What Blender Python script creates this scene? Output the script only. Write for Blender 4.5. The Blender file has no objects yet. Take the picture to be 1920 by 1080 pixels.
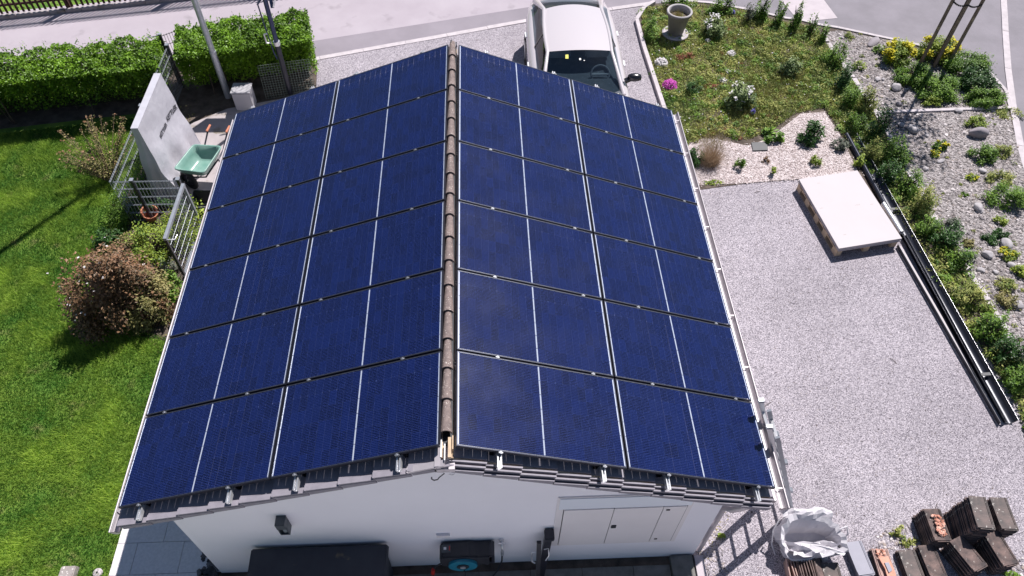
import bpy, bmesh, math, random
import numpy as np
from mathutils import Vector, Matrix
random.seed(7)
rng = np.random.default_rng(11)
S = bpy.context.scene
COL = S.collection

# ------------------------------------------------------------------ camera
CC = np.array([0.384481, -9.015561, 9.268760])
CR = np.array([[0.9991147, 0.025082, -0.0337757], [-0.0406244, 0.7838607, -0.6196064], [0.0109344, 0.62043, 0.7841856]])
FPX = 1389.439
cam_d = bpy.data.cameras.new('camera')
cam = bpy.data.objects.new('camera', cam_d); COL.objects.link(cam); S.camera = cam
M = Matrix(CR.tolist()).to_4x4(); M.translation = Vector(CC.tolist()); cam.matrix_world = M
cam_d.sensor_width = 36.0; cam_d.lens = FPX / 1920 * 36.0
cam_d.clip_end = 600; cam_d.clip_start = 0.05

# ------------------------------------------------------------------ sun, sky, exposure
SUN = Vector((0.329, 0.452, 0.829)).normalized()
W = bpy.data.worlds.new('World'); S.world = W; W.use_nodes = True
nt = W.node_tree; bgn = nt.nodes['Background']
sky = nt.nodes.new('ShaderNodeTexSky'); sky.sky_type = 'NISHITA'; sky.sun_disc = False
sky.sun_elevation = math.asin(SUN.z); sky.sun_rotation = math.atan2(SUN.x, SUN.y)
sky.air_density = 1.0; sky.dust_density = 0.3; sky.ozone_density = 2.0
tcw = nt.nodes.new('ShaderNodeTexCoord'); nzw = nt.nodes.new('ShaderNodeTexNoise')
nzw.inputs['Scale'].default_value = 2.6; nzw.inputs['Detail'].default_value = 7; nzw.inputs['Roughness'].default_value = 0.55
rpw = nt.nodes.new('ShaderNodeValToRGB'); rpw.color_ramp.elements[0].position = 0.58; rpw.color_ramp.elements[1].position = 0.72
mxw = nt.nodes.new('ShaderNodeMix'); mxw.data_type = 'RGBA'
mxw.inputs[7].default_value = (5.5, 6.0, 7.6, 1)
nt.links.new(tcw.outputs['Generated'], nzw.inputs['Vector']); nt.links.new(nzw.outputs['Fac'], rpw.inputs['Fac'])
nt.links.new(rpw.outputs['Color'], mxw.inputs[0]); nt.links.new(sky.outputs['Color'], mxw.inputs[6])
nt.links.new(mxw.outputs[2], bgn.inputs['Color'])
bgn.inputs['Strength'].default_value = 0.05
sd = bpy.data.lights.new('sun', 'SUN'); sd.energy = 5.0; sd.angle = math.radians(0.53); sd.color = (1.0, 0.955, 0.93)
so = bpy.data.objects.new('sun', sd); COL.objects.link(so)
so.rotation_euler = SUN.to_track_quat('Z', 'Y').to_euler()
so.location = (8, 10, 20)
S.view_settings.view_transform = 'Standard'; S.view_settings.look = 'None'
S.view_settings.exposure = 0.42; S.view_settings.gamma = 1.0
S.view_settings.use_curve_mapping = False
S.render.engine = 'CYCLES'

# the place was measured from the photograph: G() is the ground homography (a photo pixel to metres at height z)
def G(px, py, z=0.0):
    d = CR @ np.array([(px - 960) / FPX, -(py - 540) / FPX, -1.0])
    q = CC + d * (z - CC[2]) / d[2]
    return Vector((float(q[0]), float(q[1]), float(q[2])))

# ------------------------------------------------------------------ materials
MAT = {}
def sock(n, name):
    return n.inputs[name]
def mat(name, col, col2=None, scale=8.0, rough=0.8, metal=0.0, bump=0.0, bscale=None, detail=6, lo=0.35, hi=0.65, spec=0.5, third=None, tscale=60.0, tlo=.6, thi=.7, coat=0.0):
    m = bpy.data.materials.new(name); m.use_nodes = True; MAT[name] = m
    t = m.node_tree; b = t.nodes['Principled BSDF']
    b.inputs['Roughness'].default_value = rough; b.inputs['Metallic'].default_value = metal
    b.inputs['Specular IOR Level'].default_value = spec
    if coat: b.inputs['Coat Weight'].default_value = coat; b.inputs['Coat Roughness'].default_value = 0.04
    b.inputs['Base Color'].default_value = (*col, 1)
    tc = t.nodes.new('ShaderNodeTexCoord')
    out = None
    if col2 is not None:
        nz = t.nodes.new('ShaderNodeTexNoise'); nz.inputs['Scale'].default_value = scale; nz.inputs['Detail'].default_value = detail
        nz.inputs['Roughness'].default_value = 0.6
        t.links.new(tc.outputs['Object'], nz.inputs['Vector'])
        r = t.nodes.new('ShaderNodeMapRange'); r.inputs[1].default_value = lo; r.inputs[2].default_value = hi
        t.links.new(nz.outputs['Fac'], r.inputs[0])
        mx = t.nodes.new('ShaderNodeMix'); mx.data_type = 'RGBA'
        mx.inputs[6].default_value = (*col, 1); mx.inputs[7].default_value = (*col2, 1)
        t.links.new(r.outputs[0], mx.inputs[0]); out = mx.outputs[2]
    if third is not None:
        nz = t.nodes.new('ShaderNodeTexNoise'); nz.inputs['Scale'].default_value = tscale; nz.inputs['Detail'].default_value = 3
        t.links.new(tc.outputs['Object'], nz.inputs['Vector'])
        r = t.nodes.new('ShaderNodeMapRange'); r.inputs[1].default_value = tlo; r.inputs[2].default_value = thi
        t.links.new(nz.outputs['Fac'], r.inputs[0])
        mx = t.nodes.new('ShaderNodeMix'); mx.data_type = 'RGBA'; mx.inputs[6].default_value = (*col, 1)
        if out: t.links.new(out, mx.inputs[6])
        mx.inputs[7].default_value = (*third, 1)
        t.links.new(r.outputs[0], mx.inputs[0]); out = mx.outputs[2]
    if out: t.links.new(out, b.inputs['Base Color'])
    if bump:
        nb = t.nodes.new('ShaderNodeTexNoise'); nb.inputs['Scale'].default_value = bscale or scale * 6; nb.inputs['Detail'].default_value = 4
        t.links.new(tc.outputs['Object'], nb.inputs['Vector'])
        bp = t.nodes.new('ShaderNodeBump'); bp.inputs['Strength'].default_value = bump; bp.inputs['Distance'].default_value = 0.01
        t.links.new(nb.outputs['Fac'], bp.inputs['Height']); t.links.new(bp.outputs['Normal'], b.inputs['Normal'])
    return m

def gravel_mat(name, c1, c2, c3, vscale, big=0.5, bump=1.0, dist=0.012):
    m = bpy.data.materials.new(name); m.use_nodes = True; MAT[name] = m
    t = m.node_tree; b = t.nodes['Principled BSDF']; b.inputs['Roughness'].default_value = 0.9; b.inputs['Specular IOR Level'].default_value = 0.25
    tc = t.nodes.new('ShaderNodeTexCoord')
    v = t.nodes.new('ShaderNodeTexVoronoi'); v.inputs['Scale'].default_value = vscale; v.inputs['Randomness'].default_value = 1
    t.links.new(tc.outputs['Object'], v.inputs['Vector'])
    sp = t.nodes.new('ShaderNodeSeparateColor'); t.links.new(v.outputs['Color'], sp.inputs[0])
    r = t.nodes.new('ShaderNodeValToRGB'); e = r.color_ramp.elements
    e[0].position = 0.0; e[0].color = (*c1, 1); e[1].position = 1.0; e[1].color = (*c3, 1)
    x = r.color_ramp.elements.new(0.45); x.color = (*c2, 1)
    t.links.new(sp.outputs[0], r.inputs[0])
    n = t.nodes.new('ShaderNodeTexNoise'); n.inputs['Scale'].default_value = big; n.inputs['Detail'].default_value = 8; n.inputs['Roughness'].default_value = .65
    t.links.new(tc.outputs['Object'], n.inputs['Vector'])
    mr = t.nodes.new('ShaderNodeMapRange'); mr.inputs[1].default_value = .3; mr.inputs[2].default_value = .7; mr.inputs[3].default_value = .84; mr.inputs[4].default_value = 1.12
    t.links.new(n.outputs['Fac'], mr.inputs[0])
    mul = t.nodes.new('ShaderNodeMix'); mul.data_type = 'RGBA'; mul.blend_type = 'MULTIPLY'; mul.inputs[0].default_value = 1
    t.links.new(r.outputs[0], mul.inputs[6]); t.links.new(mr.outputs[0], mul.inputs[7]); t.links.new(mul.outputs[2], b.inputs['Base Color'])
    bp = t.nodes.new('ShaderNodeBump'); bp.inputs['Strength'].default_value = bump; bp.inputs['Distance'].default_value = dist; bp.invert = True
    t.links.new(v.outputs['Distance'], bp.inputs['Height']); t.links.new(bp.outputs['Normal'], b.inputs['Normal'])
    return m

def leaf_mat(name, ca, cb, trans=0.3, rough=0.5):
    """leaf colour runs from ca to cb by a random value each leaf carries"""
    m = bpy.data.materials.new(name); m.use_nodes = True; MAT[name] = m
    t = m.node_tree; b = t.nodes['Principled BSDF']; b.inputs['Roughness'].default_value = rough; b.inputs['Specular IOR Level'].default_value = .35
    a = t.nodes.new('ShaderNodeAttribute'); a.attribute_name = 'tint'
    mx = t.nodes.new('ShaderNodeMix'); mx.data_type = 'RGBA'; mx.inputs[6].default_value = (*ca, 1); mx.inputs[7].default_value = (*cb, 1)
    t.links.new(a.outputs['Fac'], mx.inputs[0]); t.links.new(mx.outputs[2], b.inputs['Base Color'])
    tr = t.nodes.new('ShaderNodeBsdfTranslucent'); t.links.new(mx.outputs[2], tr.inputs['Color'])
    ms = t.nodes.new('ShaderNodeMixShader'); ms.inputs[0].default_value = trans
    o = t.nodes['Material Output']
    t.links.new(b.outputs[0], ms.inputs[1]); t.links.new(tr.outputs[0], ms.inputs[2]); t.links.new(ms.outputs[0], o.inputs['Surface'])
    return m

def tint_mat(name, cols, rough=.85):
    """loose stones: the colour is picked by a random value each stone carries"""
    m = bpy.data.materials.new(name); m.use_nodes = True; MAT[name] = m
    t = m.node_tree; b = t.nodes['Principled BSDF']; b.inputs['Roughness'].default_value = rough; b.inputs['Specular IOR Level'].default_value = .3
    a = t.nodes.new('ShaderNodeAttribute'); a.attribute_name = 'tint'
    r = t.nodes.new('ShaderNodeValToRGB'); e = r.color_ramp.elements
    e[0].color = (*cols[0], 1); e[1].color = (*cols[-1], 1)
    for i, c in enumerate(cols[1:-1]):
        x = r.color_ramp.elements.new((i + 1) / (len(cols) - 1)); x.color = (*c, 1)
    t.links.new(a.outputs['Fac'], r.inputs[0]); t.links.new(r.outputs[0], b.inputs['Base Color'])
    return m

mat('bounce_paving', (.80, .77, .80), (.74, .71, .74), 5, .85, bump=.2, bscale=90)  # very pale, so the unseen ground reflects sunlight onto the gable
mat('soil', (.06, .045, .036), (.14, .11, .09), 5, .95, bump=.8, bscale=60)
mat('lawn', (.05, .14, .012), (.18, .28, .035), 1.6, .95, bump=.6, bscale=90, third=(.17, .16, .06), tscale=3.2, tlo=.58, thi=.75)
mat('old_asphalt', (.365, .32, .36), (.42, .375, .415), .7, .9, bump=.25, bscale=220, third=(.27, .24, .265), tscale=2.2, tlo=.62, thi=.8)
mat('asphalt', (.20, .185, .208), (.245, .225, .255), 1.5, .9, bump=.3, bscale=260, third=(.20, .19, .21), tscale=120, tlo=.62, thi=.7)
mat('asphalt_far', (.235, .21, .24), (.28, .25, .285), 1.2, .9, bump=.3, bscale=260)
mat('pale_concrete', (.50, .445, .475), (.44, .39, .42), 5, .85, bump=.2, bscale=90)
mat('kerb_stone', (.54, .49, .515), (.44, .40, .42), 7, .85, bump=.25, bscale=90)
mat('path_concrete', (.34, .305, .31), (.43, .385, .39), 2.2, .9, bump=.3, bscale=70, third=(.22, .19, .15), tscale=4.2, tlo=.58, thi=.72)
mat('dark_slab', (.78, .74, .77), (.66, .63, .66), 30, .85, bump=.2, bscale=140, third=(.62, .6, .62), tscale=180, tlo=.66, thi=.72)
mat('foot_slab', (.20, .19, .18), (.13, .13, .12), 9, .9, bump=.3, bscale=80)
mat('render_wall', (.88, .86, .91), (.85, .83, .88), 1.3, .9, bump=.12, bscale=260)
mat('cabinet', (.80, .76, .77), (.77, .73, .74), 3, .5)
mat('cabinet_band', (.76, .80, .87), None, rough=.4)
mat('roof_tile', (.27, .25, .29), (.22, .205, .24), 12, .7, bump=.15, bscale=120)
mat('ridge_tile', (.24, .185, .17), (.155, .12, .115), 18, .9, bump=.5, bscale=80, third=(.72, .66, .60), tscale=75, tlo=.64, thi=.69)
mat('old_tile', (.21, .145, .13), (.065, .052, .052), 7, .9, bump=.4, bscale=70, third=(.50, .47, .43), tscale=42, tlo=.66, thi=.72)
mat('old_tile_pale', (.19, .145, .135), (.10, .09, .088), 6, .9, bump=.4, bscale=70, third=(.55, .52, .48), tscale=34, tlo=.64, thi=.72)
mat('old_tile_edge', (.46, .30, .26), (.34, .24, .22), 16, .9, bump=.4, bscale=80)
mat('new_tile', (.29, .285, .34), (.26, .255, .31), 6, .6)
mat('clay', (.56, .24, .17), (.62, .34, .25), 16, .85, bump=.2)
mat('zinc', (.66, .66, .68), (.55, .56, .58), 6, .32, metal=.85)
mat('alu', (.80, .80, .82), (.72, .72, .74), 10, .35, metal=.7)
mat('gutter_white', (.48, .44, .47), (.42, .39, .41), 9, .4, metal=.3)
mat('frame_black', (.035, .038, .055), None, rough=.35, metal=.6)
mat('frame_edge', (.34, .36, .42), None, rough=.35, metal=.7)
mat('black_metal', (.018, .02, .032), (.03, .032, .045), 12, .35, metal=.3, spec=.6)
mat('black_plastic', (.012, .014, .022), (.022, .024, .032), 12, .5)
mat('anthracite', (.03, .035, .05), (.022, .026, .04), 5, .6, third=(.16, .13, .08), tscale=7, tlo=.66, thi=.82)
mat('grey_metal', (.36, .38, .42), (.30, .32, .36), 12, .4, metal=.6)
mat('fence_grey', (.30, .32, .36), (.24, .26, .30), 12, .5, metal=.3)
mat('wire_green', (.17, .21, .18), None, rough=.5, metal=.3)
mat('dark_blue_metal', (.03, .04, .09), (.04, .055, .12), 12, .3, metal=.4)
mat('galvanised', (.50, .52, .56), (.40, .42, .47), 20, .45, metal=.6)
mat('picket_wood', (.075, .03, .022), (.045, .02, .018), 20, .85, bump=.3)
mat('timber', (.62, .47, .33), (.50, .37, .26), 20, .85, bump=.3)
mat('stake_wood', (.26, .20, .155), (.16, .12, .10), 9, .9, bump=.5, bscale=50, third=(.40, .33, .22), tscale=5, tlo=.6, thi=.8)
mat('board_top', (.455, .41, .43), (.43, .39, .41), 1.2, .6)
mat('tarp', (.52, .51, .56), (.46, .45, .50), 5, .38, bump=.9, bscale=9, spec=.6)
mat('print_black', (.02, .02, .03), None, rough=.6)
mat('white_plastic', (.40, .39, .42), (.44, .43, .45), 5, .45)
mat('green_tray', (.13, .27, .225), (.21, .35, .30), 5, .35, spec=.6)
mat('rubber', (.015, .015, .018), None, rough=.8)
mat('terracotta', (.58, .22, .13), (.50, .19, .11), 8, .8)
mat('planter', (.20, .185, .19), (.165, .15, .16), 8, .7)
mat('planter_rim', (.45, .42, .43), (.38, .36, .37), 8, .7)
mat('car_paint', (.56, .515, .54), None, rough=.25, coat=1.0)
mat('car_glass', (.004, .009, .018), None, rough=.02, spec=.9, coat=.5)
t_ = MAT['car_glass'].node_tree; tr_ = t_.nodes.new('ShaderNodeBsdfTransparent'); tr_.inputs[0].default_value = (.55,.66,.72,1); ms_ = t_.nodes.new('ShaderNodeMixShader'); ms_.inputs[0].default_value = .6
t_.links.new(t_.nodes['Principled BSDF'].outputs[0], ms_.inputs[1]); t_.links.new(tr_.outputs[0], ms_.inputs[2]); t_.links.new(ms_.outputs[0], t_.nodes['Material Output'].inputs['Surface'])
mat('car_interior', (.12, .13, .15), (.08, .09, .11), 10, .8)
mat('car_seat', (.34, .35, .38), (.28, .29, .32), 10, .8)
mat('clamp_metal', (.30, .31, .34), None, rough=.45, metal=.6)
mat('car_trim', (.01, .011, .014), None, rough=.25, spec=.7)
mat('bag_fabric', (.60, .58, .61), (.54, .52, .56), 6, .75, bump=.5, bscale=18)
mat('teal', (.01, .17, .26), (.012, .21, .31), 6, .4)
mat('red_plastic', (.6, .03, .02), None, rough=.4)
mat('yellow_print', (.75, .7, .12), None, rough=.5)
mat('white_print', (.75, .75, .75), None, rough=.5)
mat('lamp_body', (.07, .085, .10), None, rough=.45, metal=.3)
mat('lamp_glass', (.25, .30, .33), None, rough=.25)
mat('rock', (.46, .43, .445), (.33, .31, .325), 6, .9, bump=.5, bscale=25)
mat('rock_dark', (.32, .285, .31), (.23, .21, .23), 6, .9, bump=.5, bscale=25)
mat('lichen_stone', (.36, .32, .31), (.26, .23, .22), 8, .9, bump=.4, bscale=60, third=(.68, .64, .62), tscale=22, tlo=.58, thi=.62)
mat('bark', (.10, .07, .055), (.06, .045, .035), 14, .95)
mat('hedge_inner_shade', (.022, .022, .012), (.012, .014, .007), 14, .95)  # near-black bark: the shade inside the hedge is put into this colour
mat('twig', (.26, .17, .12), (.16, .11, .08), 14, .9)
gravel_mat('gravel', (.13, .118, .138), (.37, .335, .375), (.69, .63, .68), 108, .6, 1.0, .010)
gravel_mat('gravel_coarse', (.15, .14, .15), (.34, .31, .33), (.55, .50, .52), 42, .8, 1.0, .016)
gravel_mat('stony_soil', (.08, .07, .07), (.25, .225, .225), (.46, .42, .42), 34, .9, 1.0, .02)
gravel_mat('mulch', (.24, .19, .185), (.52, .44, .44), (.72, .65, .65), 48, 1.0, 1.0, .016)
tint_mat('pebbles', [(.10, .09, .095), (.28, .25, .26), (.44, .39, .39), (.33, .27, .24), (.50, .45, .45), (.72, .66, .66)])
tint_mat('chips', [(.28, .21, .19), (.58, .50, .49), (.78, .71, .71)])
tint_mat('clay_shards', [(.30, .13, .09), (.58, .27, .20), (.70, .45, .36)])
tint_mat('black_pebbles', [(.03, .03, .035), (.08, .075, .085), (.15, .14, .15)])
leaf_mat('grass_blade', (.025, .125, .010), (.47, .64, .10), .25, .6)
leaf_mat('weed_leaf', (.05, .13, .015), (.56, .55, .17), .25, .6)
leaf_mat('hedge_leaf', (.006, .036, .003), (.24, .44, .024), .12, .45)
leaf_mat('bronze_leaf', (.022, .03, .012), (.38, .20, .11), .1, .5)
leaf_mat('olive_leaf', (.09, .11, .025), (.45, .38, .16), .25, .55)
leaf_mat('lime_leaf', (.07, .15, .015), (.42, .50, .07), .15, .5)
leaf_mat('deep_leaf', (.006, .03, .006), (.09, .20, .045), .2, .4)
leaf_mat('mid_leaf', (.014, .065, .008), (.24, .40, .045), .15, .5)
leaf_mat('variegated_leaf', (.03, .08, .02), (.36, .44, .18), .25, .5)
leaf_mat('grey_leaf', (.09, .11, .08), (.26, .28, .22), .25, .6)
leaf_mat('yellow_flower', (.36, .36, .01), (.72, .62, .02), .2, .6)
leaf_mat('pink_flower', (.40, .02, .32), (.78, .12, .62), .2, .6)
leaf_mat('white_flower', (.60, .56, .58), (.85, .82, .84), .2, .6)
leaf_mat('blue_flower', (.08, .07, .35), (.2, .18, .6), .2, .6)
leaf_mat('red_leaf', (.16, .05, .03), (.42, .15, .09), .2, .6)
leaf_mat('yard_bits', (.03, .025, .025), (.16, .12, .10), .1, .8)
leaf_mat('straw', (.28, .19, .11), (.60, .46, .33), .2, .8)
leaf_mat('dry_straw', (.20, .17, .06), (.42, .36, .14), .2, .8)

# ------------------------------------------------------------------ mesh building
class MB:
    def __init__(s): s.v = []; s.f = []; s.sm = []
    def add(s, vs, fs, smooth=False):
        o = len(s.v); s.v += [tuple(v) for v in vs]; s.f += [tuple(i + o for i in f) for f in fs]; s.sm += [smooth] * len(fs); return s
    def box(s, x0, x1, y0, y1, z0, z1):
        return s.add([(x0,y0,z0),(x1,y0,z0),(x1,y1,z0),(x0,y1,z0),(x0,y0,z1),(x1,y0,z1),(x1,y1,z1),(x0,y1,z1)],
                     [(0,3,2,1),(4,5,6,7),(0,1,5,4),(1,2,6,5),(2,3,7,6),(3,0,4,7)])
    def hexa(s, b, t):
        """eight corners: four below (counter-clockwise from above), four on top"""
        return s.add(list(b) + list(t), [(0,3,2,1),(4,5,6,7),(0,1,5,4),(1,2,6,5),(2,3,7,6),(3,0,4,7)])
    def beam(s, a, b, w, h=None, up=(0,0,1)):
        a = Vector(a); b = Vector(b); h = h or w; d = (b - a).normalized(); u = Vector(up)
        x = d.cross(u)
        if x.length < 1e-4: x = d.cross(Vector((1,0,0)))
        x.normalize(); y = x.cross(d).normalized()
        x *= w / 2; y *= h / 2
        return s.hexa([a-x-y, a+x-y, a+x+y, a-x+y], [b-x-y, b+x-y, b+x+y, b-x+y])
    def tube(s, pts, r, n=8, cap=True, smooth=True):
        pts = [Vector(p) for p in pts]; rs = r if isinstance(r, (list, tuple)) else [r] * len(pts)
        vs = []; prev = None
        for i, p in enumerate(pts):
            d = (pts[min(i+1, len(pts)-1)] - pts[max(i-1, 0)]).normalized()
            if prev is None:
                x = d.orthogonal().normalized()
            else:
                x = (prev - d * prev.dot(d)).normalized()
            prev = x; y = d.cross(x)
            for k in range(n):
                a = 2 * math.pi * k / n; vs.append(p + (x * math.cos(a) + y * math.sin(a)) * rs[i])
        fs = [(i*n+k, i*n+(k+1)%n, (i+1)*n+(k+1)%n, (i+1)*n+k) for i in range(len(pts)-1) for k in range(n)]
        s.add(vs, fs, smooth)
        if cap: s.add(vs[:n], [tuple(range(n))[::-1]]); s.add(vs[-n:], [tuple(range(n))])
        return s
    def lathe(s, c, prof, n=24, smooth=True):
        vs = [(c[0] + r*math.cos(2*math.pi*k/n), c[1] + r*math.sin(2*math.pi*k/n), c[2] + z) for r, z in prof for k in range(n)]
        fs = [(i*n+k, i*n+(k+1)%n, (i+1)*n+(k+1)%n, (i+1)*n+k) for i in range(len(prof)-1) for k in range(n)]
        return s.add(vs, fs, smooth)
    def grid(s, rows, smooth=True, close=False):
        n = len(rows[0]); vs = [p for r in rows for p in r]; m = n if close else n - 1
        fs = [(i*n+k, i*n+(k+1)%n, (i+1)*n+(k+1)%n, (i+1)*n+k) for i in range(len(rows)-1) for k in range(m)]
        return s.add(vs, fs, smooth)
    def prism(s, poly, z0, z1):
        n = len(poly); vs = [(p[0], p[1], z0) for p in poly] + [(p[0], p[1], z1) for p in poly]
        fs = [tuple(range(n))[::-1], tuple(range(n, 2*n))] + [(i, (i+1)%n, n+(i+1)%n, n+i) for i in range(n)]
        return s.add(vs, fs)
    def build(s, name, m, parent=None, off=None, bevel=0):
        me = bpy.data.meshes.new(name)
        o3 = Vector(off) if off is not None else (Vector(parent['_o']) if parent is not None and '_o' in parent else Vector((0,0,0)))
        me.from_pydata([(v[0]-o3.x, v[1]-o3.y, v[2]-o3.z) for v in s.v], [], s.f)
        me.polygons.foreach_set('use_smooth', s.sm); me.materials.append(MAT[m] if isinstance(m, str) else m)
        if bevel:
            bm = bmesh.new(); bm.from_mesh(me); bmesh.ops.remove_doubles(bm, verts=bm.verts, dist=1e-5)
            bmesh.ops.bevel(bm, geom=[e for e in bm.edges], offset=bevel, segments=2, affect='EDGES', clamp_overlap=True); bm.to_mesh(me); bm.free()
        me.update()
        o = link(name, me, parent, o3 if parent is None else None)
        if parent is not None: o['_o'] = tuple(o3)
        return o
def link(name, me, parent=None, loc=None):
    o = bpy.data.objects.new(name, me); COL.objects.link(o)
    if parent is not None: o.parent = parent
    elif loc is not None: o.location = loc
    return o
def tag(o, label, cat, group=None, kind=None):
    if label: o['label'] = label
    if cat: o['category'] = cat
    if group: o['group'] = group
    if kind: o['kind'] = kind
    return o
def thing(name, label, cat, loc=(0,0,0), group=None):
    o = bpy.data.objects.new(name, None); COL.objects.link(o); o.location = loc; o.empty_display_size = .1
    o['_o'] = tuple(float(c) for c in loc)
    return tag(o, label, cat, group)
def struct(o): o['kind'] = 'structure'; return o
def stuff(o, label=None, cat=None):
    o['kind'] = 'stuff'
    return tag(o, label, cat)
def poly_xy(pts): return [(p[0], p[1]) for p in pts]
def sheet(name, poly, z, m, kind='structure'):
    mb = MB(); bm = bmesh.new()
    vs = [bm.verts.new((p[0], p[1], z)) for p in poly]; f = bm.faces.new(vs); bm.normal_update()
    if f.normal.z < 0: f.normal_flip()
    me = bpy.data.meshes.new(name); bm.to_mesh(me); bm.free(); me.materials.append(MAT[m])
    o = link(name, me); o['kind'] = kind; return o

# numpy scatter meshes
def np_mesh(name, V, F, m, tint=None, parent=None, smooth=False):
    me = bpy.data.meshes.new(name); nv = len(V); nf = len(F); k = F.shape[1]
    o3 = np.array(parent['_o']) if parent is not None else np.zeros(3)
    me.vertices.add(nv); me.vertices.foreach_set('co', (V - o3).astype(np.float32).ravel())
    me.loops.add(nf*k); me.loops.foreach_set('vertex_index', F.astype(np.int32).ravel())
    me.polygons.add(nf); me.polygons.foreach_set('loop_start', np.arange(0, nf*k, k, dtype=np.int32))
    me.polygons.foreach_set('use_smooth', np.full(nf, smooth))
    if tint is not None:
        a = me.attributes.new('tint', 'FLOAT', 'POINT'); a.data.foreach_set('value', tint.astype(np.float32))
    me.materials.append(MAT[m]); me.update(calc_edges=True); me.validate()
    return link(name, me, parent)
def unit(a): return a / np.maximum(np.linalg.norm(a, axis=1, keepdims=True), 1e-9)
def leaf_arrays(P, size, up=.5, outward=None, aspect=.5, tint=None, vary=.4, droop=None):
    n = len(P); N = rng.normal(size=(n, 3)); N[:, 2] = np.abs(N[:, 2]) + up*2
    if outward is not None: N += outward
    N = unit(N); A = unit(np.cross(N, rng.normal(size=(n, 3)))); B = np.cross(N, A)
    l = (size * (1 + vary*rng.uniform(-1, 1, n)))[:, None] / 2; w = l * aspect
    V = np.stack([P - A*l, P + B*w + N*w*.25, P + A*l, P - B*w + N*w*.25], 1).reshape(-1, 3)
    F = np.arange(4*n).reshape(n, 4)
    t = rng.uniform(0, 1, n) if tint is None else np.clip(tint, 0, 1)
    return V, F, np.repeat(t, 4)
def blade_arrays(P, h, w, lean=.5, tint=None):
    n = len(P); a = rng.uniform(0, 2*np.pi, n); h = h*(1+.5*rng.uniform(-1, 1, n))
    side = np.stack([np.cos(a), np.sin(a), 0*a], 1) * (w/2)
    b = rng.uniform(0, 2*np.pi, n); ln = lean*h*rng.uniform(.3, 1, n)
    tip = P + np.stack([np.cos(b)*ln, np.sin(b)*ln, h], 1)
    V = np.stack([P - side, P + side, tip], 1).reshape(-1, 3); F = np.arange(3*n).reshape(n, 3)
    t = rng.uniform(0, 1, n) if tint is None else np.clip(tint, 0, 1)
    return V, F, np.repeat(t, 3)
def in_poly(P, poly):
    x, y = P[:, 0], P[:, 1]; r = np.zeros(len(P), bool); n = len(poly)
    for i in range(n):
        x1, y1 = poly[i][0], poly[i][1]; x2, y2 = poly[(i+1) % n][0], poly[(i+1) % n][1]
        c = ((y1 > y) != (y2 > y)) & (x < (x2-x1)*(y-y1)/((y2-y1) + 1e-12) + x1); r ^= c
    return r
def fill(poly, n, z=0.0):
    xs = [p[0] for p in poly]; ys = [p[1] for p in poly]
    P = np.stack([rng.uniform(min(xs), max(xs), n), rng.uniform(min(ys), max(ys), n), np.full(n, z)], 1)
    return P[in_poly(P, poly)]
def vnoise(P, s, seed=0):
    """smooth value noise over x and y, 0 to 1"""
    r = np.random.default_rng(seed); T = r.uniform(0, 1, (64, 64)); x = P[:, 0]*s + 700; y = P[:, 1]*s + 700
    i = np.floor(x).astype(int); j = np.floor(y).astype(int); u = x-i; v = y-j; u = u*u*(3-2*u); v = v*v*(3-2*v)
    g = lambda a, b: T[a % 64, b % 64]
    return (g(i,j)*(1-u)+g(i+1,j)*u)*(1-v) + (g(i,j+1)*(1-u)+g(i+1,j+1)*u)*v
_ico = None
def rocks_arrays(P, size, flat=.6, jitter=.25):
    """low stones: a jittered icosahedron each"""
    global _ico
    if _ico is None:
        bm = bmesh.new(); bmesh.ops.create_icosphere(bm, subdivisions=1, radius=1.0)
        bm.verts.ensure_lookup_table(); _ico = (np.array([v.co[:] for v in bm.verts]), np.array([[v.index for v in f.verts] for f in bm.faces])); bm.free()
    v0, f0 = _ico; n = len(P); k = len(v0)
    sc = size[:, None] * np.stack([rng.uniform(.7, 1.3, n), rng.uniform(.7, 1.3, n), flat*rng.uniform(.6, 1.2, n)], 1) / 2
    V = v0[None] * (1 + jitter*rng.uniform(-1, 1, (n, k, 1))) * sc[:, None, :]
    a = rng.uniform(0, 2*np.pi, n); c, s_ = np.cos(a)[:, None], np.sin(a)[:, None]
    X = V[:, :, 0]*c - V[:, :, 1]*s_; Y = V[:, :, 0]*s_ + V[:, :, 1]*c
    V = np.stack([X, Y, V[:, :, 2]], 2) + P[:, None, :]
    F = (f0[None] + (np.arange(n)*k)[:, None, None]).reshape(-1, 3)
    return V.reshape(-1, 3), F, np.repeat(rng.uniform(0, 1, n), k)
def crown_points(c, rx, ry, h, n, clumps=14, spread=.3, shell=.55, z0=.12, seed=0):
    r = np.random.default_rng(seed); K = unit(r.normal(size=(clumps, 3))); K[:, 2] = np.abs(K[:, 2])*1.0
    K *= r.uniform(shell, 1, (clumps, 1)); K[:, 2] = z0 + K[:, 2]*(1-z0)
    w = r.uniform(.5, 1.4, clumps); w /= w.sum(); i = r.choice(clumps, n, p=w)
    q = r.normal(size=(n, 3)) * spread * .5; Q = K[i] + q; Q[:, 2] = np.clip(Q[:, 2], .02, 1.15)
    out = Q - np.array([0, 0, .35])
    P = np.array(c)[None] + Q * np.array([rx, ry, h])[None]
    return P, unit(out), r.uniform(0, 1, clumps)[i]
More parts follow.
